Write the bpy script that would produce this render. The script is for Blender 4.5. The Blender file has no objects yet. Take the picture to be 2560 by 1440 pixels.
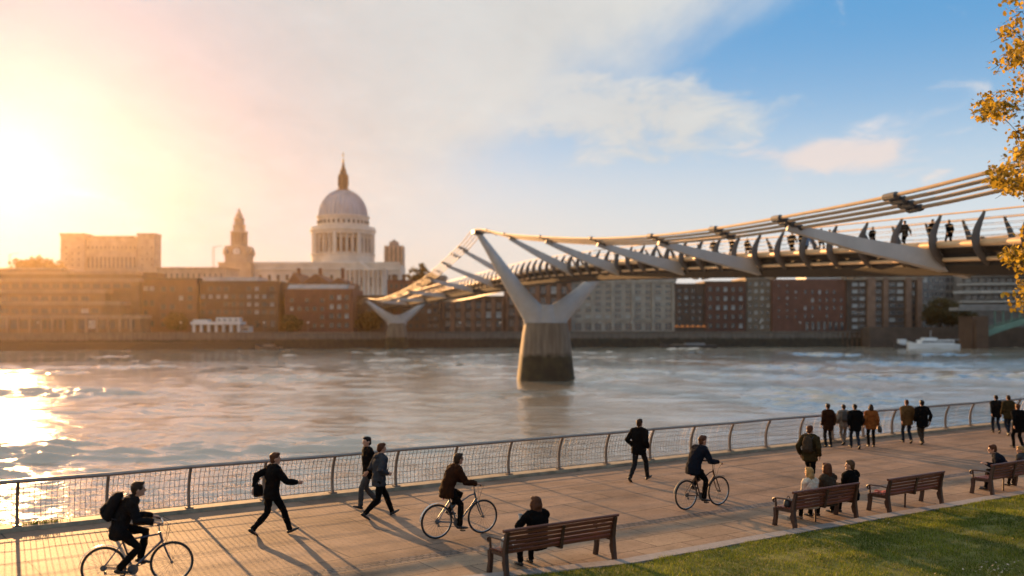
import bpy, bmesh, math, random
from mathutils import Vector, Matrix, noise
V = Vector
random.seed(7)
R = math.radians
# camera constants used to turn measured directions into real places
F, CH, HY = 2400.0, 4.3, 808.0
def at(px, py, Y): return V(((px-1280)/F*Y, Y, CH+(HY-py)/F*Y))
def ground(px, py, z=0.0):
    Y = F*(CH-z)/(py-HY); p = at(px, py, Y); p.z = z; return p
scene = bpy.context.scene
COL = scene.collection
WL = {}
# ------------------------------------------------------------------ materials
MATS = {}
def nodes_of(m):
    m.use_nodes = True
    return m.node_tree.nodes, m.node_tree.links
def mat(name, col, rough=0.7, metal=0.0, var=0.25, scale=2.0, bump=0.0, col2=None, spec=0.4, sheen=0.0, stretch=None):
    if name in MATS: return MATS[name]
    m = bpy.data.materials.new(name); N, L = nodes_of(m)
    b = N['Principled BSDF']
    b.inputs['Roughness'].default_value = rough
    b.inputs['Metallic'].default_value = metal
    b.inputs['Specular IOR Level'].default_value = spec
    if sheen: b.inputs['Sheen Weight'].default_value = sheen
    tc = N.new('ShaderNodeTexCoord'); nz = N.new('ShaderNodeTexNoise')
    nz.inputs['Scale'].default_value = scale; nz.inputs['Detail'].default_value = 6; nz.inputs['Roughness'].default_value = .65
    src = tc.outputs['Object']
    if stretch:
        mp = N.new('ShaderNodeMapping'); mp.inputs['Scale'].default_value = stretch
        L.new(src, mp.inputs['Vector']); src = mp.outputs['Vector']
    L.new(src, nz.inputs['Vector'])
    cr = N.new('ShaderNodeValToRGB')
    c2 = col2 if col2 else [min(1, c*(1+var)) for c in col]
    c1 = [c*(1-var) for c in col]
    cr.color_ramp.elements[0].position = .3; cr.color_ramp.elements[0].color = (*c1, 1)
    cr.color_ramp.elements[1].position = .7; cr.color_ramp.elements[1].color = (*c2, 1)
    L.new(nz.outputs['Fac'], cr.inputs['Fac']); L.new(cr.outputs['Color'], b.inputs['Base Color'])
    if bump:
        bp = N.new('ShaderNodeBump'); bp.inputs['Strength'].default_value = bump; bp.inputs['Distance'].default_value = .02
        n2 = N.new('ShaderNodeTexNoise'); n2.inputs['Scale'].default_value = scale*6; n2.inputs['Detail'].default_value = 5
        L.new(src, n2.inputs['Vector']); L.new(n2.outputs['Fac'], bp.inputs['Height']); L.new(bp.outputs['Normal'], b.inputs['Normal'])
    MATS[name] = m
    return m
# ------------------------------------------------------------------ mesh builder
class MB:
    def __init__(s): s.v = []; s.f = []
    def add(s, vs, fs):
        n = len(s.v); s.v += [tuple(v) for v in vs]; s.f += [tuple(i+n for i in f) for f in fs]; return s
    def box(s, c, size, M=None, taper=1.0):
        x, y, z = [k/2 for k in size]; vs = []
        for k in (-1, 1):
            t = taper if k > 0 else 1
            for (a, b) in ((-1, -1), (1, -1), (1, 1), (-1, 1)): vs.append(V((a*x*t, b*y*t, k*z)))
        if M: vs = [M @ v for v in vs]
        vs = [v+V(c) for v in vs]
        return s.add(vs, [(3, 2, 1, 0), (4, 5, 6, 7), (0, 1, 5, 4), (1, 2, 6, 5), (2, 3, 7, 6), (3, 0, 4, 7)])
    def bar(s, p, q, w, h, w2=None, h2=None, up=(0, 0, 1)):
        p = V(p); q = V(q); t = (q-p).normalized(); up = V(up)
        sd = t.cross(up)
        if sd.length < 1e-4: sd = t.cross(V((0, 1, 0)))
        sd.normalize(); u = sd.cross(t)
        w2 = w if w2 is None else w2; h2 = h if h2 is None else h2
        vs = []
        for (c, a, b) in ((p, w, h), (q, w2, h2)):
            for (i, j) in ((-1, -1), (1, -1), (1, 1), (-1, 1)): vs.append(c+sd*(i*a/2)+u*(j*b/2))
        return s.add(vs, [(3, 2, 1, 0), (4, 5, 6, 7), (0, 1, 5, 4), (1, 2, 6, 5), (2, 3, 7, 6), (3, 0, 4, 7)])
    def loft(s, pts, rad, n=10, side=None, caps=True, closed=False):
        pts = [V(p) for p in pts]; m = len(pts)
        if not isinstance(rad, list): rad = [rad]*m
        vs = []; sd = None
        for i, p in enumerate(pts):
            a = pts[i-1] if (i > 0 or closed) else pts[i]; b = pts[(i+1) % m] if (i < m-1 or closed) else pts[i]
            t = (b-a)
            t = t.normalized() if t.length > 1e-7 else V((0, 0, 1))
            if side is not None: x = V(side)-t*V(side).dot(t)
            else:
                if sd is None:
                    sd = t.cross(V((0, 0, 1)))
                    if sd.length < 1e-3: sd = t.cross(V((0, 1, 0)))
                x = sd-t*sd.dot(t)
            x.normalize(); sd = x; y = t.cross(x)
            r = rad[i]; rx, ry = r if isinstance(r, (tuple, list)) else (r, r)
            q4 = 1.41421 if n == 4 else 1.0; o4 = math.pi/4 if n == 4 else 0.0
            for k in range(n):
                g = 2*math.pi*k/n+o4; vs.append(p+x*(q4*rx*math.cos(g))+y*(q4*ry*math.sin(g)))
        fs = []
        for i in range(m if closed else m-1):
            j = (i+1) % m
            for k in range(n):
                l = (k+1) % n; fs.append((i*n+k, i*n+l, j*n+l, j*n+k))
        if caps and not closed:
            fs.append(tuple(range(n-1, -1, -1))); fs.append(tuple((m-1)*n+k for k in range(n)))
        return s.add(vs, fs)
    def ball(s, c, r, n=12, m=8, M=None):
        rx, ry, rz = r if isinstance(r, (tuple, list)) else (r, r, r); vs = [V((0, 0, -rz))]; fs = []
        for i in range(1, m):
            a = -math.pi/2+math.pi*i/m
            for k in range(n):
                g = 2*math.pi*k/n; vs.append(V((rx*math.cos(a)*math.cos(g), ry*math.cos(a)*math.sin(g), rz*math.sin(a))))
        vs.append(V((0, 0, rz)))
        for k in range(n): fs.append((0, 1+(k+1) % n, 1+k))
        for i in range(m-2):
            for k in range(n):
                a = 1+i*n+k; b = 1+i*n+(k+1) % n; fs.append((a, b, b+n, a+n))
        e = len(vs)-1
        for k in range(n): fs.append((e, e-n+k, e-n+(k+1) % n))
        if M: vs = [M @ v for v in vs]
        return s.add([v+V(c) for v in vs], fs)
    def lathe(s, c, prof, n=32, caps=True, rot=0):
        c = V(c); vs = []; fs = []
        for (r, z) in prof:
            for k in range(n):
                g = 2*math.pi*k/n+rot; vs.append(c+V((r*math.cos(g), r*math.sin(g), z)))
        for i in range(len(prof)-1):
            for k in range(n):
                l = (k+1) % n; fs.append((i*n+k, i*n+l, (i+1)*n+l, (i+1)*n+k))
        if caps: fs.append(tuple(range(n-1, -1, -1))); fs.append(tuple((len(prof)-1)*n+k for k in range(n)))
        return s.add(vs, fs)
    def prism(s, poly, d):
        d = V(d); n = len(poly); vs = [V(p) for p in poly]+[V(p)+d for p in poly]
        return s.add(vs, [tuple(range(n-1, -1, -1)), tuple(range(n, 2*n))]+[(i, (i+1) % n, n+(i+1) % n, n+i) for i in range(n)])
    def build(s, name, m=None, parent=None, smooth=False, recalc=True):
        off = V((0, 0, 0))
        if parent is not None: off = WL.get(parent.name, off)
        me = bpy.data.meshes.new(name)
        me.from_pydata([tuple(V(v)-off) for v in s.v], [], s.f)
        if recalc and len(s.f) < 60000:
            bm = bmesh.new(); bm.from_mesh(me); bmesh.ops.recalc_face_normals(bm, faces=bm.faces); bm.to_mesh(me); bm.free()
        if smooth:
            me.shade_smooth()
            if smooth != 2: me.set_sharp_from_angle(angle=R(40))
        if m: me.materials.append(m)
        return link(name, me, parent)
def link(name, me, parent=None):
    o = bpy.data.objects.new(name, me); COL.objects.link(o)
    if parent is not None: o.parent = parent; WL[o.name] = WL.get(parent.name, V((0, 0, 0)))
    else: WL[o.name] = V((0, 0, 0))
    return o
def tag(o, label, cat, group=None):
    o['label'] = label; o['category'] = cat
    if group: o['group'] = group
    return o
def thing(name, label, cat, loc=(0, 0, 0), rz=0, group=None):
    o = bpy.data.objects.new(name, None); COL.objects.link(o); o.empty_display_size = .3
    o.location = loc; o.rotation_euler = (0, 0, rz); WL[o.name] = V(loc) if rz == 0 else V((0, 0, 0))
    return tag(o, label, cat, group)
def place(o, loc, rz=0): o.location = loc; o.rotation_euler = (0, 0, rz)
def struct(o, kind='structure'): o['kind'] = kind; return o
def copy_tree(o, parent=None):
    kids = [c for c in COL.objects if c.parent == o] if not hasattr(copy_tree, 'k') else copy_tree.k.get(o.name, [])
    c = o.copy(); COL.objects.link(c)
    if parent is not None: c.parent = parent
    for ch in kids: copy_tree(ch, c)
    return c
def interp(tab, x):
    if x <= tab[0][0]: return tab[0][1]
    for (a, b), (c, d) in zip(tab, tab[1:]):
        if x <= c:
            t = (x-a)/(c-a); return b+(d-b)*t
    return tab[-1][1]
def smooth_tab(tab, x):   # monotone-ish hermite
    n = len(tab)
    if x <= tab[0][0]: return tab[0][1]
    if x >= tab[-1][0]: return tab[-1][1]
    for i in range(n-1):
        if x <= tab[i+1][0]:
            x0, y0 = tab[i]; x1, y1 = tab[i+1]; h = x1-x0; t = (x-x0)/h
            def sl(j):
                if j == 0: return (tab[1][1]-tab[0][1])/(tab[1][0]-tab[0][0])
                if j == n-1: return (tab[-1][1]-tab[-2][1])/(tab[-1][0]-tab[-2][0])
                return (tab[j+1][1]-tab[j-1][1])/(tab[j+1][0]-tab[j-1][0])
            m0, m1 = sl(i)*h, sl(i+1)*h
            return (2*t**3-3*t*t+1)*y0+(t**3-2*t*t+t)*m0+(-2*t**3+3*t*t)*y1+(t**3-t*t)*m1
# promenade frame: s along the railing, o across it towards the lawn
U = V((.831, .556, 0)); NN = V((.556, -.831, 0)); O0 = V((0, 26.6, 0))
def W(s, o, z=0.0): return O0+U*s+NN*o+V((0, 0, z))
HEAD = math.atan2(U.y, U.x)
WATER = -3.7
# ================================================================== camera, light, sky
cam_d = bpy.data.cameras.new('camera'); cam = bpy.data.objects.new('camera', cam_d); COL.objects.link(cam)
cam.location = (0, 0, CH); cam.rotation_euler = (R(90), 0, 0)
cam_d.sensor_width = 36; cam_d.lens = F/2560*36; cam_d.shift_y = 88/2560; cam_d.clip_end = 6000; cam_d.clip_start = .1
cam_d.dof.use_dof = True; cam_d.dof.focus_distance = 20.5; cam_d.dof.aperture_fstop = 0.50
scene.camera = cam
SUN_EL, SUN_AZ = R(8.3), R(-27.7)     # azimuth measured from +Y towards +X
sd = V((math.sin(SUN_AZ)*math.cos(SUN_EL), math.cos(SUN_AZ)*math.cos(SUN_EL), math.sin(SUN_EL)))
ld = bpy.data.lights.new('sun', 'SUN'); ld.energy = 5.0; ld.angle = R(.6); ld.color = (1, .525, .20)
lo = bpy.data.objects.new('sun', ld); COL.objects.link(lo); lo.rotation_euler = (-sd).to_track_quat('-Z', 'Y').to_euler()
world = bpy.data.worlds.new('World'); scene.world = world; world.use_nodes = True
N = world.node_tree.nodes; L = world.node_tree.links; N.clear()
def nd(t, **k):
    n = N.new(t)
    for a, b in k.items(): setattr(n, a, b)
    return n
def mth(op, a, b=None, c=None, clamp=False):
    n = nd('ShaderNodeMath', operation=op, use_clamp=clamp)
    for i, x in enumerate((a, b, c)):
        if x is None: continue
        if isinstance(x, (int, float)): n.inputs[i].default_value = x
        else: L.new(x, n.inputs[i])
    return n.outputs[0]
def mixc(f, a, b, mode='MIX'):
    n = nd('ShaderNodeMix', data_type='RGBA', blend_type=mode); n.clamp_factor = True
    for i, x in ((0, f), (6, a), (7, b)):
        if isinstance(x, (int, float)): n.inputs[i].default_value = x
        elif isinstance(x, tuple): n.inputs[i].default_value = (*x, 1)
        else: L.new(x, n.inputs[i])
    return n.outputs[2]
tc = nd('ShaderNodeTexCoord'); sep = nd('ShaderNodeSeparateXYZ'); L.new(tc.outputs['Generated'], sep.inputs[0])
X_, Y_, Z_ = sep.outputs
sky = nd('ShaderNodeTexSky'); sky.sky_type = 'NISHITA'; sky.sun_disc = False
sky.sun_elevation = SUN_EL; sky.sun_rotation = SUN_AZ; sky.altitude = 0; sky.air_density = 1.0; sky.dust_density = 1.2; sky.ozone_density = 2.0
zc = mth('MAXIMUM', Z_, 0.0)
az = mth('MULTIPLY', mth('ARCTAN2', X_, Y_), 57.2958)
el = mth('MULTIPLY', mth('ARCSINE', Z_), 57.2958)
dot = nd('ShaderNodeVectorMath', operation='DOT_PRODUCT'); L.new(tc.outputs['Generated'], dot.inputs[0]); dot.inputs[1].default_value = sd
ang = mth('MULTIPLY', mth('ARCCOSINE', mth('MINIMUM', dot.outputs['Value'], .99999)), 57.2958)
den = mth('ADD', zc, .16)
cmb = nd('ShaderNodeCombineXYZ'); L.new(mth('DIVIDE', X_, den), cmb.inputs[0]); L.new(mth('DIVIDE', Y_, den), cmb.inputs[1])
def fbm(scale, detail, rough, stretch, rot=0, loc=(0, 0, 0), dist=0.0):
    mp = nd('ShaderNodeMapping'); mp.inputs['Scale'].default_value = stretch; mp.inputs['Rotation'].default_value = (0, 0, R(rot)); mp.inputs['Location'].default_value = loc
    L.new(cmb.outputs[0], mp.inputs[0]); n = nd('ShaderNodeTexNoise'); n.inputs['Scale'].default_value = scale
    n.inputs['Detail'].default_value = detail; n.inputs['Roughness'].default_value = rough; n.inputs['Distortion'].default_value = dist
    L.new(mp.outputs[0], n.inputs['Vector']); return n.outputs['Fac']
n1 = fbm(.9, 8, .55, (1, .55, 1), -35, (3.1, 1.7, 0), .5)
n2 = fbm(2.2, 9, .6, (1, .45, 1), 25, (7.3, 2.2, 0), .3)
n3 = fbm(5.0, 7, .62, (1, .7, 1), 10, (1.3, 5.2, 0), .4)
def gauss(ca, ce, sa, se, slope=0.0):
    da = mth('SUBTRACT', az, ca)
    a = mth('DIVIDE', da, sa); e = mth('DIVIDE', mth('SUBTRACT', mth('SUBTRACT', el, ce), mth('MULTIPLY', da, slope)), se)
    return mth('EXPONENT', mth('MULTIPLY', mth('ADD', mth('MULTIPLY', a, a), mth('MULTIPLY', e, e)), -1.0))
# veil of high cloud: thick towards the sun, thinning to clear sky on the other side
edge = mth('SUBTRACT', mth('MULTIPLY', mth('SUBTRACT', el, 12.0), 1.5), -1.5)      # azimuth of the veil's edge
veil = mth('MULTIPLY_ADD', mth('SUBTRACT', edge, az), 1/12.0, .50)
veil = mth('ADD', veil, mth('MULTIPLY', mth('SUBTRACT', n1, .5), 1.5))
veil = mth('ADD', veil, mth('MULTIPLY', mth('SUBTRACT', n2, .5), 1.3), None, True)
def sstep(x):
    n = nd('ShaderNodeMapRange', interpolation_type='SMOOTHSTEP'); L.new(x, n.inputs[0]); return n.outputs[0]
veil = mth('MULTIPLY', sstep(veil), .93)
def puff(g, amp, thr):
    t = mth('ADD', mth('MULTIPLY', g, amp), mth('MULTIPLY', mth('SUBTRACT', n3, .5), 3.0))
    t = mth('ADD', t, mth('MULTIPLY', mth('SUBTRACT', n2, .5), 1.0))
    return sstep(mth('SUBTRACT', t, thr, None, True))
pf = puff(gauss(5.5, 12.6, 9.5, 2.9, -.10), 1.55, .36)
pf2 = puff(gauss(18.6, 9.3, 5.4, 1.25, -.03), 1.5, .42)
pf3 = mth('MULTIPLY', puff(gauss(22.0, 10.9, 4.0, .8, .12), .9, .30), .6)
cl = mth('MAXIMUM', veil, mth('MULTIPLY', pf, .85))
# colours (world radiance before the strength below)
K = 10.0
warm = sstep(mth('SUBTRACT', 1.0, mth('DIVIDE', ang, 46.0), None, True))
cloudcol = mixc(warm, (7.4, 7.4, 7.0), (6.0, 6.05, 6.0))
near_ = sstep(mth('SUBTRACT', 1.0, mth('DIVIDE', ang, 21.0), None, True))
cloudcol = mixc(near_, cloudcol, (5.0, 4.8, 5.5))
shade = mth('ADD', mth('MULTIPLY_ADD', mth('SUBTRACT', n1, .5), 1.5, .45), mth('ADD', mth('MULTIPLY', mth('SUBTRACT', n2, .5), 1.5), mth('MULTIPLY', mth('SUBTRACT', n3, .5), 1.1)), None, True)
cloudcol = mixc(shade, mixc(1.0, cloudcol, (.85, .84, .84), 'MULTIPLY'), cloudcol)
blue = mixc(sstep(mth('DIVIDE', mth('SUBTRACT', el, 3.0), 15.0, None, True)), (6.0, 7.3, 8.2), (1.1, 3.5, 6.6))
vmin = nd('ShaderNodeVectorMath', operation='MINIMUM'); L.new(sky.outputs[0], vmin.inputs[0]); vmin.inputs[1].default_value = (9.0, 7.6, 6.4)
base = mixc(.9, vmin.outputs[0], blue)
horiz = sstep(mth('SUBTRACT', 1.0, mth('DIVIDE', el, 13.0), None, True))
hcol = mixc(sstep(mth('SUBTRACT', 1.0, mth('DIVIDE', ang, 60.0), None, True)), (7.4, 7.3, 7.2), (8.2, 5.4, 3.1))
base = mixc(mth('MULTIPLY', horiz, .75), base, hcol)
c = mixc(cl, base, cloudcol)
c = mixc(mth('MULTIPLY', pf2, .75), c, (8.3, 6.9, 6.2))
c = mixc(pf3, c, (7.6, 7.2, 7.1))
g1 = mth('EXPONENT', mth('MULTIPLY', mth('POWER', mth('DIVIDE', ang, 11.0), 1.4), -1.0))
g2 = mth('EXPONENT', mth('MULTIPLY', mth('DIVIDE', ang, 3.5), -1.0))
low = sstep(mth('SUBTRACT', 1.0, mth('DIVIDE', mth('ABSOLUTE', el), 6.0), None, True))
gcol = mixc(low, (.35, .3, .3), (4.2, 1.7, .2))
glow = mixc(1.0, mixc(g1, (0, 0, 0), gcol), mixc(g2, (0, 0, 0), (6.0, 5.6, 5.0)), 'ADD')
c = mixc(1.0, c, glow, 'ADD')
c = mixc(1.0, c, (.87, .87, .87), 'MULTIPLY')
bg = nd('ShaderNodeBackground'); bg.inputs['Strength'].default_value = .05; L.new(c, bg.inputs['Color'])
out = nd('ShaderNodeOutputWorld'); L.new(bg.outputs[0], out.inputs[0])
world.cycles.sampling_method = 'MANUAL'; world.cycles.sample_map_resolution = 1024
scene.view_settings.view_transform = 'Standard'; scene.view_settings.look = 'None'; scene.view_settings.gamma = 1
scene.view_settings.exposure = 1.34
cy = scene.cycles
cy.use_denoising = True; cy.use_adaptive_sampling = True; cy.adaptive_threshold = .02
cy.max_bounces = 6; cy.diffuse_bounces = 2; cy.glossy_bounces = 3; cy.volume_bounces = 0; cy.transparent_max_bounces = 8
cy.sample_clamp_indirect = 6; cy.sample_clamp_direct = 30; cy.caustics_reflective = False; cy.caustics_refractive = False
# air: evening haze over the river
HZ = MB(); HZ.box((40, 330, 52), (1500, 860, 124))
hz = struct(HZ.build('haze', None), 'stuff')
hm = bpy.data.materials.new('haze_air'); hn, hl = nodes_of(hm); hn.clear()
pv = hn.new('ShaderNodeVolumePrincipled'); pv.inputs['Color'].default_value = (1, .74, .44, 1); pv.inputs['Density'].default_value = .000046; pv.inputs['Anisotropy'].default_value = .82
ho = hn.new('ShaderNodeOutputMaterial'); hl.new(pv.outputs[0], ho.inputs['Volume']); hz.data.materials.append(hm)
hz.visible_shadow = True
# ================================================================== ground, river, promenade
def ribbon(name, s0, s1, step, lo_, hi_, z, m, bottom=None):
    mb = MB(); n = int((s1-s0)/step); vs = []; 
    for i in range(n+1):
        s = s0+(s1-s0)*i/n; a = lo_(s) if callable(lo_) else lo_; b = hi_(s) if callable(hi_) else hi_
        vs += [W(s, a, z), W(s, b, z)]
        if bottom is not None: vs += [W(s, a, bottom), W(s, b, bottom)]
    k = 2 if bottom is None else 4; fs = []
    for i in range(n):
        a = i*k; b = a+k
        fs.append((a, a+1, b+1, b))
        if bottom is not None: fs += [(a+2, b+2, b+3, a+3), (a, b, b+2, a+2), (a+1, a+3, b+3, b+1)]
    if bottom is not None: fs += [(0, 2, 3, 1), (n*k, n*k+1, n*k+3, n*k+2)]
    mb.add(vs, fs); return mb.build(name, m)
def kerb_o(s): return 8.82-(.2*(-3.5-s) if s < -3.5 else 0)+(.02*(s) if s > 0 else 0)-(0 if s > -8 else -.12*(-8-s))
def paving_mat(name, c1, c2, mortar, bw, rh, msz, seed=0., off=.5, rough=.72):
    m = bpy.data.materials.new(name); n, l = nodes_of(m); b = n['Principled BSDF']
    t = n.new('ShaderNodeTexCoord'); mp = n.new('ShaderNodeMapping'); mp.vector_type = 'POINT'
    mp.inputs['Rotation'].default_value = (0, 0, -HEAD-R(seed)); mp.inputs['Location'].default_value = (seed, .3, 0)
    l.new(t.outputs['Object'], mp.inputs[0])
    wz = n.new('ShaderNodeTexNoise'); wz.inputs['Scale'].default_value = 1.5; l.new(mp.outputs[0], wz.inputs['Vector'])
    vm = n.new('ShaderNodeVectorMath'); vm.operation = 'MULTIPLY_ADD'; l.new(wz.outputs['Color'], vm.inputs[0]); vm.inputs[1].default_value = (.04, .04, 0); l.new(mp.outputs[0], vm.inputs[2])
    br = n.new('ShaderNodeTexBrick'); br.offset = off; br.inputs['Scale'].default_value = 1; br.inputs['Brick Width'].default_value = bw; br.inputs['Row Height'].default_value = rh
    br.inputs['Mortar Size'].default_value = msz; br.inputs['Mortar Smooth'].default_value = .3; br.inputs['Bias'].default_value = 0
    br.inputs['Color1'].default_value = (*c1, 1); br.inputs['Color2'].default_value = (*c2, 1); br.inputs['Mortar'].default_value = (*mortar, 1)
    l.new(vm.outputs[0], br.inputs['Vector'])
    nz = n.new('ShaderNodeTexNoise'); nz.inputs['Scale'].default_value = .55; nz.inputs['Detail'].default_value = 9; nz.inputs['Roughness'].default_value = .7; l.new(mp.outputs[0], nz.inputs['Vector'])
    cr = n.new('ShaderNodeValToRGB'); cr.color_ramp.elements[0].position = .32; cr.color_ramp.elements[0].color = (.48, .46, .45, 1); cr.color_ramp.elements[1].position = .68; cr.color_ramp.elements[1].color = (1.12, 1.1, 1.08, 1)
    l.new(nz.outputs['Fac'], cr.inputs[0])
    mx = n.new('ShaderNodeMix'); mx.data_type = 'RGBA'; mx.blend_type = 'MULTIPLY'; mx.inputs[0].default_value = 1; l.new(br.outputs['Color'], mx.inputs[6]); l.new(cr.outputs[0], mx.inputs[7])
    # small stains and spots
    sp = n.new('ShaderNodeTexNoise'); sp.inputs['Scale'].default_value = 14; sp.inputs['Detail'].default_value = 5; l.new(mp.outputs[0], sp.inputs['Vector'])
    c3 = n.new('ShaderNodeValToRGB'); c3.color_ramp.elements[0].position = .33; c3.color_ramp.elements[0].color = (.6, .6, .6, 1); c3.color_ramp.elements[1].position = .42; c3.color_ramp.elements[1].color = (1, 1, 1, 1)
    l.new(sp.outputs['Fac'], c3.inputs[0])
    m2 = n.new('ShaderNodeMix'); m2.data_type = 'RGBA'; m2.blend_type = 'MULTIPLY'; m2.inputs[0].default_value = .8; l.new(mx.outputs[2], m2.inputs[6]); l.new(c3.outputs[0], m2.inputs[7])
    l.new(m2.outputs[2], b.inputs['Base Color'])
    b.inputs['Roughness'].default_value = rough; b.inputs['Specular IOR Level'].default_value = .14
    bp = n.new('ShaderNodeBump'); bp.inputs['Strength'].default_value = .5; bp.inputs['Distance'].default_value = .006
    f2 = n.new('ShaderNodeTexNoise'); f2.inputs['Scale'].default_value = 60; f2.inputs['Detail'].default_value = 4; l.new(mp.outputs[0], f2.inputs['Vector'])
    sb = n.new('ShaderNodeMath'); sb.operation = 'SUBTRACT'; l.new(f2.outputs['Fac'], sb.inputs[0]); l.new(br.outputs['Fac'], sb.inputs[1])
    l.new(sb.outputs[0], bp.inputs['Height']); l.new(bp.outputs[0], b.inputs['Normal'])
    return m
M_pave = paving_mat('promenade_paving', (.33, .222, .155), (.262, .176, .122), (.08, .065, .055), 3.2, 1.62, .018, 3.0, 0.5)
M_pave2 = paving_mat('footway_slabs', (.34, .245, .165), (.275, .19, .13), (.11, .08, .06), 1.25, .78, .014, 0.4, .5)
M_cob = paving_mat('sett_band', (.22, .17, .14), (.11, .09, .08), (.05, .04, .035), .15, .12, .02, 0, .5, .5)
M_kerb = mat('kerb_granite', (.24, .215, .20), .65, var=.2, scale=9, bump=.4)
M_cope = mat('wall_coping_stone', (.30, .24, .16), .75, var=.35, scale=3, bump=.5)
M_soil = mat('lawn_soil', (.11, .115, .02), .95, var=.4, scale=3)
M_wall = mat('river_wall_stone', (.14, .115, .085), .9, var=.4, scale=1.2, bump=.5)
struct(ribbon('promenade', -90, 150, 3, .0, 6.35, 0, M_pave))
struct(ribbon('paving_band', -90, 150, 3, 6.35, 6.68, 0, M_cob))
struct(ribbon('footway', -90, 150, .5, 6.68, lambda s: kerb_o(s)+.1, 0, M_pave2))
struct(ribbon('kerb', -90, 150, .5, lambda s: kerb_o(s), lambda s: kerb_o(s)+.32+.012*math.sin(s*3.1)+.01*math.sin(s*7.7), .05, M_kerb, bottom=-.1))
def mk_joints():
    pass
struct(ribbon('river_edge_coping', -90, 150, 3, -.42, -.003, .09, M_cope, bottom=-.3))
struct(ribbon('embankment_wall', -90, 150, 3, -.36, -.05, -.3, M_wall, bottom=-5.2))
# lawn, gently uneven
mb = MB(); vs = []; fs = []; ns, no = 300, 60
for i in range(ns+1):
    s = -14+44*i/ns
    for j in range(no+1):
        t = (j/no)**1.5; o = kerb_o(s)+.34+t*16
        z = .03+.05*noise.noise(V((s*.5, o*.5, 0)))*min(1, t*16/.8)+.02*noise.noise(V((s*2.3, o*2.3, 3)))+t*.15
        vs.append(W(s, o, z))
for i in range(ns):
    for j in range(no):
        a = i*(no+1)+j; fs.append((a, a+1, a+no+2, a+no+1))
mb.add(vs, fs); struct(mb.build('lawn', M_soil, smooth=2, recalc=False))
mb = MB(); mb.add([W(-90, 9.0, -.06), W(-90, 60, -.06), W(150, 60, -.06), W(150, 9.0, -.06)], [(0, 1, 2, 3)]); struct(mb.build('ground', M_soil))
def lawn_z(s, o):
    t = max(0, (o-kerb_o(s)-.34)/16)
    return .03+.05*noise.noise(V((s*.5, o*.5, 0)))*min(1, t*16/.8)+.02*noise.noise(V((s*2.3, o*2.3, 3)))+t*.15
# grass blades
mg = bpy.data.materials.new('grass_blade'); n, l = nodes_of(mg); b = n['Principled BSDF']
gi = n.new('ShaderNodeNewGeometry'); cr = n.new('ShaderNodeValToRGB')
cr.color_ramp.elements[0].color = (.06, .085, .008, 1); cr.color_ramp.elements[1].color = (.25, .31, .035, 1)
e = cr.color_ramp.elements.new(.95); e.color = (.20, .26, .03, 1); cr.color_ramp.elements[-1].color = (.45, .36, .10, 1)
l.new(gi.outputs['Random Per Island'], cr.inputs[0])
t2 = n.new('ShaderNodeTexCoord'); nz = n.new('ShaderNodeTexNoise'); nz.inputs['Scale'].default_value = .9; nz.inputs['Detail'].default_value = 4; l.new(t2.outputs['Object'], nz.inputs['Vector'])
c2 = n.new('ShaderNodeValToRGB'); c2.color_ramp.elements[0].position = .35; c2.color_ramp.elements[0].color = (.5, .55, .5, 1); c2.color_ramp.elements[1].position = .65; c2.color_ramp.elements[1].color = (1.25, 1.15, .9, 1); l.new(nz.outputs['Fac'], c2.inputs[0])
mx = n.new('ShaderNodeMix'); mx.data_type = 'RGBA'; mx.blend_type = 'MULTIPLY'; mx.inputs[0].default_value = 1; l.new(cr.outputs[0], mx.inputs[6]); l.new(c2.outputs[0], mx.inputs[7])
l.new(mx.outputs[2], b.inputs['Base Color']); b.inputs['Roughness'].default_value = .55; b.inputs['Specular IOR Level'].default_value = .3
tr = n.new('ShaderNodeBsdfTranslucent'); l.new(mx.outputs[2], tr.inputs['Color']); ms = n.new('ShaderNodeMixShader'); ms.inputs[0].default_value = .45
l.new(b.outputs[0], ms.inputs[1]); l.new(tr.outputs[0], ms.inputs[2]); l.new(ms.outputs[0], n['Material Output'].inputs['Surface'])
rg = random.Random(3); vs = []; fs = []; cnt = 0
while cnt < 150000:
    s = rg.uniform(-8, 11.5); o = kerb_o(s)+.33+rg.random()**1.1*9.5
    p = W(s, o)
    if p.y < 13.5 or p.x > p.y*.72+1.2 or p.x < -1: continue
    tuft = noise.noise(V((s*1.3+5, o*1.3, 1)))+.5*noise.noise(V((s*4, o*4, 7)))
    if tuft < -.35 and rg.random() < .6: continue
    h = .030+.028*rg.random()+.035*max(0, tuft)+(.05 if rg.random() < .006 else 0)
    p.z = lawn_z(s, o)-.004; a = rg.random()*6.283; w = .0035+.003*rg.random()
    dx = V((math.cos(a)*w, math.sin(a)*w, 0)); b2 = rg.random()*6.283; ln = rg.uniform(.1, .7)*h
    tip = p+V((math.cos(b2)*ln, math.sin(b2)*ln, h))
    vs += [p-dx, p+dx, tip]; fs.append((cnt*3, cnt*3+1, cnt*3+2)); cnt += 1
mb = MB(); mb.v = vs; mb.f = fs; g = struct(mb.build('grass', mg, recalc=False), 'stuff'); g['label'] = 'short green grass covering the lawn beside the benches'; g['category'] = 'grass'
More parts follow.
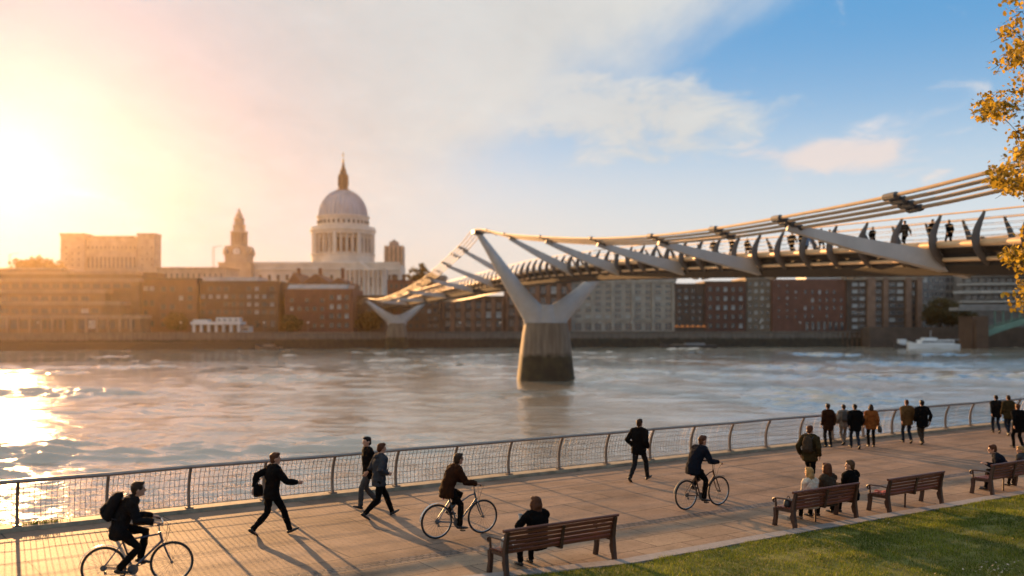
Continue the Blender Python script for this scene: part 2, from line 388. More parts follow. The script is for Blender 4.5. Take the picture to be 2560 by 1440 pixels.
# fallen leaves and pale petals on the lawn and footway
ml = mat('fallen_leaf', (.30, .17, .04), .7, var=.5, scale=40, col2=(.62, .55, .45))
mb = MB()
def leaf_at(p, r):
    a = rg.random()*6.28; M = Matrix.Rotation(a, 3, 'Z') @ Matrix.Rotation(rg.uniform(-.6, .6), 3, 'X') @ Matrix.Rotation(rg.uniform(-.5, .5), 3, 'Y')
    pts = [V((-1, 0, 0)), V((-.3, .55, .15)), V((.5, .5, .05)), V((1, 0, .2)), V((.4, -.55, .1)), V((-.4, -.5, 0))]
    mb.add([M @ (q*r)+p for q in pts], [(0, 1, 2, 3, 4, 5)])
for i in range(60):
    q = ground(rg.gauss(2505, 45), rg.gauss(1425, 16), .1)
    q.z += .03; leaf_at(q, rg.uniform(.012, .03))
for i in range(36):
    s = rg.uniform(-7, 10); o = kerb_o(s)+rg.uniform(.5, 6); q = W(s, o, lawn_z(s, o)+.045); leaf_at(q, rg.uniform(.012, .026))
for i in range(60):
    s = rg.uniform(-9, 12); o = kerb_o(s)-abs(rg.gauss(0, .5)); leaf_at(W(s, o, .012), rg.uniform(.012, .025))
lf = struct(mb.build('leaves', ml, recalc=False), 'stuff'); lf['label'] = 'scattered fallen leaves and pale petals lying on the lawn'; lf['category'] = 'leaves'
# river
mw = bpy.data.materials.new('river_water'); n, l = nodes_of(mw); b = n['Principled BSDF']
b.inputs['Base Color'].default_value = (.28, .235, .17, 1); b.inputs['Roughness'].default_value = .06; b.inputs['IOR'].default_value = 2.7; b.inputs['Specular IOR Level'].default_value = .5
t2 = n.new('ShaderNodeTexCoord')
def wn(scale, st, det, dist=0.):
    mp = n.new('ShaderNodeMapping'); mp.inputs['Scale'].default_value = st; mp.inputs['Rotation'].default_value = (0, 0, R(14)); l.new(t2.outputs['Object'], mp.inputs[0])
    q = n.new('ShaderNodeTexNoise'); q.inputs['Scale'].default_value = scale; q.inputs['Detail'].default_value = det; q.inputs['Distortion'].default_value = dist; l.new(mp.outputs[0], q.inputs['Vector']); return q.outputs['Fac']
a_ = wn(1.9, (.62, 1, 1), 6, .5); b_ = wn(6.0, (.8, 1, 1), 4)
ad = n.new('ShaderNodeMath'); ad.operation = 'MULTIPLY_ADD'; l.new(b_, ad.inputs[0]); ad.inputs[1].default_value = .22; l.new(a_, ad.inputs[2])
patch = wn(.035, (.45, 1, 1), 3, .6)      # calmer and rougher patches of the surface
pr = n.new('ShaderNodeMapRange'); l.new(patch, pr.inputs[0]); pr.inputs[1].default_value = .35; pr.inputs[2].default_value = .65; pr.inputs[3].default_value = .25; pr.inputs[4].default_value = 1.0
bp = n.new('ShaderNodeBump'); bp.inputs['Distance'].default_value = .10; l.new(pr.outputs[0], bp.inputs['Strength']); l.new(ad.outputs[0], bp.inputs['Height']); l.new(bp.outputs[0], b.inputs['Normal'])
mb = MB(); vs = []; fs = []; nr, nc = 1000, 400
nz_ = noise.noise
for i in range(nr+1):
    Y = 14*(350/14)**(i/nr); sp_ = Y*.0048
    w3 = min(1, max(.6, (3.0/sp_-2.5)/4)); w2 = min(1, max(0, (1.3/sp_-2.5)/4)); w1 = min(1, max(0, (.55/sp_-2.0)/3))
    for j in range(nc+1):
        X = Y*(-1.0+2.0*j/nc)
        rough = .55+.9*max(0, .5+nz_(V((X*.018+3, Y*.03, 5))))
        z = .16*nz_(V((X*.09, Y*.16, 0)))+(.10+.11*min(1, max(0, (Y-60)/90)))*w3*rough*nz_(V((X*.28+4, Y*.42, 2)))
        if w2 > 0: z -= .155*w2*rough*abs(nz_(V((X*.8-Y*.2, Y*1.35+X*.15, 7))))
        if w1 > 0: z -= .07*w1*rough*abs(nz_(V((X*2.2+Y*.4, Y*3.4, 4))))
        m_ = nz_(V((X*.045+9, Y*.06, 5)))
        if m_ > .06: q_ = nz_(V((X*.30+Y*.12, Y*.75, 8))); z += (m_-.06)*1.7*max(0, q_)
        vs.append((X, Y, WATER+z))
for i in range(nr):
    for j in range(nc):
        a = i*(nc+1)+j; fs.append((a, a+1, a+nc+2, a+nc+1))
mb.v = vs; mb.f = fs; struct(mb.build('water', mw, smooth=2, recalc=False))
# keep the water on the river side: the bed under the promenade lies below it
# ------------------------------------------------------------------ riverside railing
M_rail = mat('railing_steel', (.20, .145, .11), .5, .3, var=.2, scale=6)
M_hand = mat('handrail_steel', (.30, .235, .19), .42, .35, var=.15, scale=6)
M_wire = mat('wire_mesh', (.20, .16, .13), .5, .5, var=.1)
rt = thing('riverside_railing', 'long metal railing with wire mesh panels along the river edge of the promenade', 'railing', tuple(W(0, 0)))
SP = 1.75; K0, K1 = -14, 26
mb = MB(); mb.loft([W(s*SP, .02+.015*math.sin(s*1.7), 1.045+.008*math.sin(s*2.3)) for s in range(K0, K1+1)], (.062, .045), 12)
mb.build('handrail', M_hand, rt, smooth=True)
mb = MB(); mb.loft([W(s*SP, -.12, .16) for s in range(K0, K1+1)], .010, 6); mb.build('bottom_wire', M_wire, rt)
def post_prof(z): # offset across the rail
    t = z/1.03; return -.14-.07*math.sin(t*math.pi*.9)+.17*t**2.5
for k in range(K0, K1+1):
    mb = MB(); zs = [0.02, .15, .3, .45, .6, .75, .88, .97, 1.02]
    pts = [W(k*SP, post_prof(z), z) for z in zs]
    mb.loft(pts, [(.036, .060-.018*z) for z in zs], 8, side=U)
    mb.box(W(k*SP, -.14, .105), (.16, .16, .03), Matrix.Rotation(HEAD, 3, 'Z'))
    mb.build('post', M_rail, rt, smooth=True)
    if k == K1: break
    mb = MB(); sag = [rg.uniform(-.012, .012) for _ in range(8)]
    for v in range(1, 16):
        s = k*SP+SP*v/16+rg.uniform(-.006, .006)
        mb.loft([W(s+rg.uniform(-.006, .006), post_prof(z)+.01, z) for z in (.14, .45, .75, 1.0)], .0044, 4)
    for h in range(1, 6):
        z = .14+h*.155
        mb.loft([W(k*SP+SP*q/6, post_prof(z)+.016, z+rg.uniform(-.006, .006)) for q in range(7)], .0044, 4)
    mb.build('mesh_panel', M_wire, rt)
# ================================================================== the steel footbridge
M_steel = mat('bridge_arm_steel', (.40, .38, .36), .55, .1, var=.12, scale=.8)
M_cab = mat('bridge_cable', (.36, .26, .17), .6, .1, var=.12, scale=1)
M_clamp = mat('bridge_clamp', (.05, .055, .065), .5, .4, var=.2, scale=2)
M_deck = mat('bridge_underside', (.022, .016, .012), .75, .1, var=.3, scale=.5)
M_edge = mat('bridge_edge_beam', (.62, .42, .24), .45, .15, var=.15, scale=.7)
M_rib = mat('bridge_rib', (.12, .10, .085), .6, .1, var=.2, scale=1)
def tidal(name, top, low, zsplit):
    m = bpy.data.materials.new(name); n, l = nodes_of(m); b = n['Principled BSDF']
    g = n.new('ShaderNodeNewGeometry'); sp = n.new('ShaderNodeSeparateXYZ'); l.new(g.outputs['Position'], sp.inputs[0])
    nz = n.new('ShaderNodeTexNoise'); nz.inputs['Scale'].default_value = .9; nz.inputs['Detail'].default_value = 8; l.new(g.outputs['Position'], nz.inputs['Vector'])
    a = n.new('ShaderNodeMath'); a.operation = 'MULTIPLY_ADD'; l.new(nz.outputs['Fac'], a.inputs[0]); a.inputs[1].default_value = 1.1; l.new(sp.outputs[2], a.inputs[2])
    mr = n.new('ShaderNodeMapRange'); l.new(a.outputs[0], mr.inputs[0]); mr.inputs[1].default_value = zsplit+.15; mr.inputs[2].default_value = zsplit+.75
    st = n.new('ShaderNodeMapping'); st.inputs['Scale'].default_value = (1.6, 1.6, .12); l.new(g.outputs['Position'], st.inputs[0])
    n2 = n.new('ShaderNodeTexNoise'); n2.inputs['Scale'].default_value = 1.3; n2.inputs['Detail'].default_value = 7; l.new(st.outputs[0], n2.inputs['Vector'])
    cr = n.new('ShaderNodeValToRGB'); cr.color_ramp.elements[0].position = .35; cr.color_ramp.elements[0].color = (*[c*.55 for c in top], 1); cr.color_ramp.elements[1].position = .65; cr.color_ramp.elements[1].color = (*top, 1); l.new(n2.outputs['Fac'], cr.inputs[0])
    c2 = n.new('ShaderNodeValToRGB'); c2.color_ramp.elements[0].position = .35; c2.color_ramp.elements[0].color = (*[c*.4 for c in low], 1); c2.color_ramp.elements[1].position = .7; c2.color_ramp.elements[1].color = (*low, 1); l.new(nz.outputs['Fac'], c2.inputs[0])
    mx = n.new('ShaderNodeMix'); mx.data_type = 'RGBA'; l.new(mr.outputs[0], mx.inputs[0]); l.new(c2.outputs[0], mx.inputs[6]); l.new(cr.outputs[0], mx.inputs[7]); l.new(mx.outputs[2], b.inputs['Base Color'])
    b.inputs['Roughness'].default_value = .8; return m
M_pier = tidal('pier_concrete', (.22, .17, .12), (.05, .04, .015), 0.0)
def BC(Y): return V((38.1-.247*Y, Y, 0))
BD = V((-.247, 1, 0)).normalized(); BL = V((-BD.y, BD.x, 0))     # BL: towards the promenade side
ZB = [(0, 4.5), (30, 5.9), (50, 6.8), (70, 7.65), (92, 8.6), (112, 9.3), (135, 9.85), (165, 9.8), (205, 9.65), (247, 9.45), (300, 8.95), (345, 8.5), (360, 8.5)]
def zb(Y): return smooth_tab(ZB, Y)
def bp_(Y, lat, dz): return BC(Y)+BL*lat+V((0, 0, zb(Y)+dz))
br = thing('footbridge', 'slender steel suspension footbridge on Y-shaped piers crossing the river', 'bridge', tuple(BC(135)))
YS = [30+3.2*i for i in range(-8, 103)]
def sweep(prof, ys, name, m, smooth=False):
    mb = MB(); n = len(prof); vs = []; fs = []
    for Y in ys:
        for (a, b) in prof: vs.append(bp_(Y, a, b))
    for i in range(len(ys)-1):
        for k in range(n):
            q = (k+1) % n; fs.append((i*n+k, i*n+q, (i+1)*n+q, (i+1)*n+k))
    fs += [tuple(range(n-1, -1, -1)), tuple((len(ys)-1)*n+k for k in range(n))]
    mb.add(vs, fs); return mb.build(name, m, br, smooth=smooth)
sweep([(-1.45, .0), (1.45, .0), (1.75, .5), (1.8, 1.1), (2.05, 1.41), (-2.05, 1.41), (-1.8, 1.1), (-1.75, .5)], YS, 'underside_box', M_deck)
sweep([(-2.1, 1.42), (2.1, 1.42), (2.1, 1.62), (-2.1, 1.62)], YS, 'deck', mat('bridge_deck_aluminium', (.30, .26, .22), .5, .5, var=.15, scale=1))
for sgn in (1, -1):
    def tube(lat, dz, r, name, m, ys=YS, n=8):
        mb = MB(); mb.loft([bp_(Y, lat*sgn, dz) for Y in ys], r, n); return mb.build(name, m, br, smooth=True)
    tube(2.22, 1.62, (.13, .17), 'edge_beam', M_edge, n=10)
    tube(1.86, .82, (.14, .12), 'edge_beam', M_edge, n=10)
    tube(2.06, 3.26, .045, 'handrail', M_edge)
    for q, hh in enumerate((1.98, 2.28, 2.58, 2.9)):
        tube(2.40-.03*abs(q-1)-.06*q, hh, .012, 'guard_wire', M_rib, n=4)
# curved ribs that carry the railing
def rib_mb(Y, sgn):
    mb = MB(); pts = []; rad = []
    for i in range(11):
        t = i/10; z = .62+2.66*t; lat = 1.72+.80*math.sin(math.pi*min(1, t*1.02)**.85)*(1-.25*t)+.30*t
        pts.append(bp_(Y, lat*sgn, z)); rad.append((.07, (.22-.15*t+.10*math.sin(math.pi*t))*(1 if Y < 140 else .6)))
    mb.loft(pts, rad, 8, side=BD); return mb
near = [Y for Y in YS if 46 < Y < 300]; far_r = [Y for Y in YS if 46 < Y < 300]
for Y in near: rib_mb(Y, 1).build('rib', M_rib, br, smooth=True)
for Y in far_r[:20]: rib_mb(Y, -1).build('rib', M_rib, br, smooth=True)
mb = MB()
for Y in far_r[20:]: q = rib_mb(Y, -1); mb.add(q.v, q.f)
for Y in YS:
    if Y <= 46 or Y >= 300:
        q = rib_mb(Y, 1); mb.add(q.v, q.f)
struct(mb.build('ribs_beyond', M_rib, br, smooth=True), 'stuff')
# cross ties under the deck
mb = MB()
for Y in YS:
    a = bp_(Y, 2.2, 1.35); b2 = bp_(Y, -2.2, 1.35); mb.bar(a, b2, .12, .16)
mb.build('cross_ties', M_rib, br)
# cables, clamps, struts
NEARC = [(8, -.2), (14, 3.6), (22, 8.0), (30, 9.9), (35.7, 9.88), (42.8, 9.7), (52.3, 9.78), (60, 9.95), (70.1, 10.42), (83.3, 11.4), (99.4, 13.0), (114.7, 14.7), (132.6, 16.95),
         (141, 15.75), (151, 14.7), (174.6, 12.5), (213, 10.9), (254, 10.4), (297, 11.6), (345, 9.2)]
FARC = [(8, -.2), (14, 3.6), (22, 8.2), (30, 9.9), (43, 9.9), (53, 9.7), (70, 10.0), (100, 11.3), (137.4, 13.0), (160, 12.2), (213, 10.9), (254, 10.4), (302, 11.6), (350, 9.2)]
def cz(Y, near_): return smooth_tab(NEARC if near_ else FARC, Y)
def cpt(Yd, near_, lat=0, dz=0):      # a point of the cable abreast of deck position Yd
    s_ = 1 if near_ else -1
    p = BC(Yd)+BL*((9.7+lat)*s_); p.z = cz(p.y, near_)+dz; return p
for nr_ in (True, False):
    ys = [8+3.5*i for i in range(98)]; ys = [y for y in ys if y < 350]+[137.4, 302.4]; ys = sorted(ys)
    for q in range(4):
        mb = MB(); mb.loft([cpt(y, nr_, (q-1.5)*.42, (q-1.5)*.17) for y in ys], [.088 if (nr_ and y < 130) else .075 for y in ys], 8); mb.build('cable', M_cab, br, smooth=True)
def strut(Yd, nr_, root=0.0):
    top = cpt(Yd, nr_, 0, -.22); s_ = 1 if nr_ else -1
    bot = bp_(Yd+root, .2*s_, .42); mid = bot.lerp(top, .25)+V((0, 0, -.04)); mb = MB()
    mb.loft([bot, mid, bot.lerp(top, .6)+V((0, 0, -.1)), top], [(.36, .58), (.33, .47), (.28, .36), (.17, .19)], 4, side=BD)
    mb.build('strut', M_steel, br)
def clamp(Yd, nr_, big=1.0):
    big *= .78
    c_ = cpt(Yd, nr_); a = cpt(Yd-.5, nr_); t = (a-c_).normalized(); mb = MB()
    s_ = 1 if nr_ else -1; ac = (BL*s_+V((0, 0, .44))).normalized(); mb.ball(c_+ac*.7*big, (.20*big, .20*big, .18*big), 12, 8)
    for e in (-.28, .28): mb.loft([c_+t*e*big-ac*.8*big, c_+t*e*big-ac*.65*big, c_+t*e*big+ac*.65*big, c_+t*e*big+ac*.8*big], [.08*big, .13*big, .13*big, .08*big], 8)
    for q in range(4):
        p = cpt(Yd, nr_, (q-1.5)*.42, (q-1.5)*.17); mb.loft([p-t*.62*big, p-t*.4, p+t*.4, p+t*.62*big], [.11, .17, .17, .11], 8)
    mb.build('cable_clamp', M_clamp, br)
strut(55.0, True, -2.6); clamp(55.0, True, 1.1)
for y in (72.7, 86.0, 102.0, 117.5, 146, 160, 177, 205, 235, 265): strut(y, True); clamp(y, True, 1.0 if y < 90 else .8)
for y in (45.3, 62.6): clamp(y, True, 1.15)
for y in (64, 86, 102, 117.5): strut(y, False); clamp(y, False, .8)
for y in (127, 152, 168, 190, 220, 250): clamp(y, True, .45)
# landing and anchorage on the near bank
mb = MB(); c0 = bp_(16, 0, 0); mb.box((c0.x, c0.y, c0.z/2-.3), (5.2, 14, c0.z+.5), Matrix.Rotation(math.atan2(BD.y, BD.x)-math.pi/2, 3, 'Z')); mb.build('abutment', M_pier, br)
for nr_ in (True, False): mb = MB(); c0 = cpt(11, nr_); mb.box((c0.x, c0.y, 0), (3.4, 7, 3.0), Matrix.Rotation(math.atan2(BD.y, BD.x)-math.pi/2, 3, 'Z')); mb.build('cable_anchorage', M_pier, br)
# piers
def pier(Y, topz_near, topz_far, k=1.0):
    c_ = BC(Y)
    mb = MB(); n = 40; prof = [(4.15, 2.75, WATER-1.6), (4.0, 2.65, WATER+.3), (3.62, 2.35, 0), (3.3, 2.1, 2.6), (3.05, 1.95, 4.0), (3.0, 1.9, 4.35)]
    vs = []
    for (a, b2, z) in prof:
        for i in range(n):
            g = 2*math.pi*i/n; cx, sy = math.cos(g), math.sin(g)
            cx = math.copysign(abs(cx)**.55, cx); sy = math.copysign(abs(sy)**.7, sy)
            groove = 1-(.10 if abs(abs(g-math.pi*1.5)) < .09 or abs(g-math.pi*.5) < .09 else 0)
            vs.append(c_+BL*(a*cx*k)+BD*(b2*sy*k*groove)+V((0, 0, z)))
    fs = [(i*n+j, i*n+(j+1) % n, (i+1)*n+(j+1) % n, (i+1)*n+j) for i in range(len(prof)-1) for j in range(n)]
    fs.append(tuple((len(prof)-1)*n+j for j in range(n))); mb.add(vs, fs); mb.build('pier_base', M_pier, br, smooth=True)
    mb = MB(); mb.loft([c_+V((0, 0, 4.1)), c_+V((0, 0, 5.0)), c_+V((0, 0, 6.0)), c_+V((0, 0, 6.9))], [(2.95*k, 1.6), (2.75*k, 1.5), (2.2*k, 1.25), (1.1*k, .8)], 24, side=BL); mb.build('arm_root', M_steel, br, smooth=True)
    for nr_, tz in ((True, topz_near), (False, topz_far)):
        s_ = 1 if nr_ else -1; top = cpt(Y, nr_, 0, -.15); top.z = tz
        pts = [c_+BL*(1.35*s_)+V((0, 0, 4.15)), c_+BL*(1.75*s_)+V((0, 0, 5.6))]; rad = [(1.7, 1.5), (1.72, 1.42)]
        a = pts[-1]
        for t in (.18, .35, .55, .78, 1.0):
            p = a.lerp(top, t); p.z -= .9*math.sin(math.pi*t)*.5*(1-t); pts.append(p); rad.append((1.62+(.36-1.62)*t**.95, 1.40+(.42-1.40)*t))
        mb = MB(); mb.loft(pts, rad, 20, side=BL); mb.build('arm', M_steel, br, smooth=True)
        mb = MB(); q = top; mb.ball(q+V((0, 0, .1)), (.75*k, .75*k, .42*k)); mb.bar(q-BD*.9*k+V((0, 0, .15)), q+BD*.9*k+V((0, 0, .15)), 1.5*k, .4*k); mb.build('saddle', M_clamp, br, smooth=True)
pier(135, 16.75, 12.9)
pier(300, 11.4, 11.4, .9)
# ================================================================== far bank
M_far = mat('far_quay_paving', (.16, .14, .12), .9, var=.3, scale=.3)
M_qwall = tidal('quay_wall_stone', (.17, .14, .11), (.045, .036, .02), -.6)
BANK = [(-430, 205), (-150, 282), (0, 318), (176, 329), (420, 338)]
def bank_y(x): return interp(BANK, x)
mb = MB(); top = []; 
pts = [(x, bank_y(x)) for x in (-430, -300, -150, -75, 0, 60, 120, 176, 260, 420)]
vs = []; fs = []
for (x, y) in pts:
    for (dy, z) in ((0, -6), (.3, .2), (.35, 1.1), (.1, 1.15), (.1, 1.55), (.9, 1.55), (.9, 1.0)): vs.append((x, y+dy, z))
for i in range(len(pts)-1):
    for k in range(6): a = i*7+k; fs.append((a, a+1, a+8, a+7))
mb.add(vs, fs); qw = mb.build('quay_wall', M_qwall); tag(qw, 'long dark stone quay wall along the far bank of the river', 'quay wall')
mb = MB(); vs = []; fs = []
for (x, y) in pts: vs += [(x, y+.5, 1.05), (x*1.3, 745, 1.05)]
for i in range(len(pts)-1): fs.append((2*i, 2*i+1, 2*i+3, 2*i+2))
mb.add(vs, fs); struct(mb.build('far_ground', M_far))
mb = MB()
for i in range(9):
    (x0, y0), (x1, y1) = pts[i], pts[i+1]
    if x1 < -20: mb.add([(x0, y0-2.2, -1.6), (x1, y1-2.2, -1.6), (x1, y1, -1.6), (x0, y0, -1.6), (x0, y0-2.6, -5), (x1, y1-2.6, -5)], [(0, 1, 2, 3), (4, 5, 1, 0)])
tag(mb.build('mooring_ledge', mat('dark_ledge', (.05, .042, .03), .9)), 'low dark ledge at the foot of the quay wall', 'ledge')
BASE = 1.05
M_pane = mat('window_glass', (.05, .055, .06), .12, .0, var=.4, scale=.2, spec=.8)
M_panel_ = mat('window_glass_pale', (.42, .42, .40), .3, 0, var=.3, scale=.3)
brickm = lambda n_, c: mat(n_, c, .85, var=.3, scale=.35, bump=.2)
M_red = brickm('brick_red', (.15, .055, .035)); M_brn = brickm('brick_brown', (.10, .058, .036)); M_dk = brickm('brick_dark', (.085, .060, .045))
M_tan = brickm('stone_tan', (.26, .20, .145)); M_pale = brickm('stone_pale', (.36, .31, .25)); M_org = brickm('brick_orange', (.20, .10, .06))
M_gry = brickm('concrete_grey', (.22, .21, .20)); M_wht = mat('render_white', (.62, .60, .56), .6, var=.15, scale=.4); M_roof = mat('roof_metal', (.20, .21, .22), .4, .4, var=.3, scale=.3)
M_ter = brickm('terrace_concrete', (.14, .09, .055))
def frontx(px, Y): return (px-1280)/F*Y
def topz(py, Y): return CH+(HY-py)/F*Y
def wallbox(mb, px0, px1, ytop, Y, depth, zbase=BASE-.2):
    x0, x1 = frontx(px0, Y), frontx(px1, Y); z1 = topz(ytop, Y)
    mb.box(((x0+x1)/2, Y+depth/2, (zbase+z1)/2), (x1-x0, depth, z1-zbase)); return x0, x1, z1
WIN = {}
def window(parent, x, Y, z, w, h, mframe, mpane, mull=1, name='window', sill=True):
    key = (round(w, 2), round(h, 2), mframe.name, mpane.name, mull, name)
    if key not in WIN:
        f = MB(); t = .12
        f.box((0, -.10, h/2+t/2), (w+2*t, .20, t)); f.box((0, -.13, -h/2-t/2), (w+2*t+.2, .26, t))
        for s_ in (-1, 1): f.box((s_*(w/2+t/2), -.10, 0), (t, .20, h))
        for q in range(mull): f.box((-w/2+w*(q+1)/(mull+1), -.08, 0), (.09, .10, h))
        f.box((0, -.075, h*.12), (w, .08, .07))
        p_ = MB(); p_.box((0, -.03, 0), (w-.01, .05, h-.01))
        fo = f.build(name, mframe); po = p_.build('pane', mpane); WIN[key] = (fo.data, po.data)
        bpy.data.objects.remove(fo); bpy.data.objects.remove(po)
    fd, pd = WIN[key]; o = link(name, fd, parent); L0 = WL[parent.name]
    o.location = V((x, Y, z))-L0
    p2 = bpy.data.objects.new('pane', pd); COL.objects.link(p2); p2.parent = o; return o
def grid(parent, px0, px1, py0, py1, cols, rows, Y, mframe, mpane, fw=.6, fh=.55, mull=1, skip=0.0, seed=1, alt=None, name='window'):
    r_ = random.Random(seed); x0, x1 = frontx(px0, Y), frontx(px1, Y); z0, z1 = topz(py1, Y), topz(py0, Y)
    cw, rh = (x1-x0)/cols, (z1-z0)/rows
    for i in range(cols):
        for j in range(rows):
            if r_.random() < skip: continue
            mp = mpane
            if alt and r_.random() < alt[1]: mp = alt[0]
            window(parent, x0+cw*(i+.5), Y, z0+rh*(j+.5), cw*fw, rh*fh, mframe, mp, mull, name)
def building(name, label, cat, px0, px1, ytop, Y, depth, m, group=None):
    x0, x1 = frontx(px0, Y), frontx(px1, Y)
    t = thing(name, label, cat, ((x0+x1)/2, Y, BASE), group=group)
    mb = MB(); wallbox(mb, px0, px1, ytop, Y, depth); mb.build('wall', m, t); return t
def cornice(t, px0, px1, py, Y, depth, m, h=.7, out=.45, name='cornice'):
    x0, x1 = frontx(px0, Y), frontx(px1, Y); z = topz(py, Y); mb = MB()
    mb.box(((x0+x1)/2, Y+depth/2-out/2+.01, z), (x1-x0+2*out, depth+out, h)); return mb.build(name, m, t)
def rooftop(t, px0, px1, py0, py1, Y, depth, m, name='rooftop_room', setb=2.0):
    x0, x1 = frontx(px0, Y), frontx(px1, Y); mb = MB()
    mb.box(((x0+x1)/2, Y+setb+depth/2, (topz(py1, Y)+topz(py0, Y))/2), (x1-x0, depth, topz(py0, Y)-topz(py1, Y))); return mb.build(name, m, t)
GB = 'buildings along the far bank'
# left: long terraced block (reaches beyond the frame)
Yt = 292
t = thing('terraced_building', 'long low terraced block of stepped brown balconies left of the brick buildings', 'building', (frontx(150, Yt), Yt, BASE), group=GB)
mb = MB()
steps = [(-420, 352, 792, 292, 8), (-420, 300, 758, 297, 8), (-420, 262, 728, 302, 8), (-420, 348, 700, 307, 16), (-420, 340, 682, 315, 14)]
for (a, b2, yt, Y, d) in steps: wallbox(mb, a, b2, yt, Y, d)
mb.build('wall', M_ter, t)
for (a, b2, yt, Y, d) in steps: cornice(t, a, b2, yt, Y, d-.5, M_tan, 1.1, .5, 'parapet')
for q in range(12): mb = MB(); x = frontx(20+28*q, 291.6); mb.box((x, 291.4, 3.6), (.5, .7, 5.6)); mb.build('pillar', M_tan, t)
grid(t, -100, 340, 796, 826, 18, 1, 292, M_dk, M_pane, .7, .7, 2, .1, 3, (M_panel_, .15))
grid(t, -100, 250, 768, 786, 14, 1, 297, M_dk, M_pane, .75, .6, 1, 0, 4, (M_panel_, .1))
grid(t, -100, 225, 738, 754, 13, 1, 302, M_dk, M_pane, .75, .6, 1, 0, 5)
grid(t, -100, 330, 705, 724, 17, 1, 307, M_dk, M_pane, .75, .5, 1, 0, 6)
# big pale office block on the skyline
Y = 470; t = thing('office_block', 'big pale stone office block standing above the roofs near the low sun', 'building', (frontx(270, Y), Y, BASE))
M_off = brickm('stone_cream', (.36, .30, .23))
mb = MB(); wallbox(mb, 151, 212, 584, Y, 9); wallbox(mb, 344, 386, 587, Y, 9); wallbox(mb, 212.5, 343.5, 596, Y+2, 7); mb.build('wall', M_off, t)
mb = MB(); x0, x1 = frontx(209, Y), frontx(347, Y); mb.box(((x0+x1)/2, Y+5.4, topz(596, Y)), (x1-x0-6, 6.4, 3.0)); mb.build('roof', M_tan, t)
for (a, b2) in ((152, 211), (345, 385)): cornice(t, a, b2, 586, Y, 9, M_off, 1.2, .5)
grid(t, 216, 342, 612, 626, 12, 1, Y+2, M_off, M_pane, .38, .5, 0, 0, 7)
grid(t, 216, 342, 640, 672, 12, 1, Y+2, M_off, M_pane, .42, .85, 0, 0, 8, name='tall_window')
grid(t, 350, 386, 612, 670, 3, 4, Y, M_off, M_pane, .3, .35, 0, .2, 9)
grid(t, 158, 205, 612, 670, 3, 4, Y, M_off, M_pane, .3, .35, 0, .2, 19)
# long pale roofline between office block and cathedral
Y = 455; t = building('stone_building', 'long pale stone building with flat roof between office block and clock tower', 'building', 391, 566, 672, Y, 20, M_off, GB)
cornice(t, 391, 566, 670, Y, 20, M_tan); grid(t, 395, 560, 680, 698, 12, 1, Y, M_off, M_pane, .4, .6, 0, 0, 10)
# brick blocks on the left bank
Y = 316; t = building('brick_building', 'orange-brown brick block with a boxy stair tower beside the terraced block', 'building', 353, 492, 697, Y-6, 22, brickm('brick_umber', (.14, .07, .04)), GB)
rooftop(t, 357, 389, 681, 697, Y-6, 8, M_brn, 'stair_tower', .5); cornice(t, 353, 492, 697, Y-6, 22, M_dk, .6, .3)
grid(t, 357, 388, 712, 730, 2, 1, Y-6, M_dk, M_panel_, .7, .6, 1); grid(t, 398, 486, 712, 822, 4, 5, Y-6, M_dk, M_pane, .45, .5, 1, .25, 11, (M_panel_, .12)); grid(t, 357, 388, 745, 822, 2, 3, Y-6, M_dk, M_pane, .5, .5, 1, .1, 12)
t = building('brick_building', 'dark brown brick block with a pale glazed roof strip behind the white portico', 'building', 493, 696, 705, 313, 24, M_brn, GB)
rooftop(t, 497, 640, 692, 704, 313, 14, M_panel_, 'glazed_roof'); cornice(t, 493, 696, 705, 313, 24, M_dk, .7, .3)
grid(t, 498, 690, 712, 790, 10, 4, 313, M_dk, M_pane, .5, .5, 1, .15, 13, (M_panel_, .3)); grid(t, 632, 692, 796, 824, 3, 1, 313, M_dk, M_pane, .5, .6)
# white portico
Y = 300; t = thing('portico', 'small white two-storey portico with dark openings at the quay edge', 'portico', (frontx(540, Y), Y, BASE))
mb = MB(); wallbox(mb, 480, 600, 806, Y+1.2, 5); mb.build('wall', M_brn, t)
for q in range(7): mb = MB(); x = frontx(484+18.6*q, Y); mb.box((x, Y+.4, (BASE+topz(812, Y))/2), (.8, .8, topz(812, Y)-BASE)); mb.build('column', M_wht, t)
mb = MB(); mb.box((frontx(540, Y), Y+2.6, topz(808, Y)), (15.6, 6.4, .9)); mb.build('entablature', M_wht, t)
mb = MB(); wallbox(mb, 540, 598, 794, Y+2.5, 3.6, topz(806, Y)); wallbox(mb, 482, 520, 799, Y+2.5, 3.6, topz(806, Y)); mb.build('upper_storey', M_wht, t)
grid(t, 541, 597, 796, 804, 4, 1, Y+2.5, M_wht, M_pane, .6, .6, 0)
kb = thing('kiosk', 'small white kiosk with a flat roof right of the portico', 'kiosk', (frontx(613, 302), 302, BASE))
mb = MB(); wallbox(mb, 601, 626, 816, 302, 3); mb.build('wall', M_wht, kb); mb = MB(); mb.box((frontx(613.5, 302), 303.3, topz(815, 302)), (3.9, 4.2, .25)); mb.build('roof', M_roof, kb)
mb = MB(); mb.box((frontx(613.5, 302), 301.95, topz(823, 302)), (2.0, .12, .9)); mb.build('hatch', M_pane, kb)
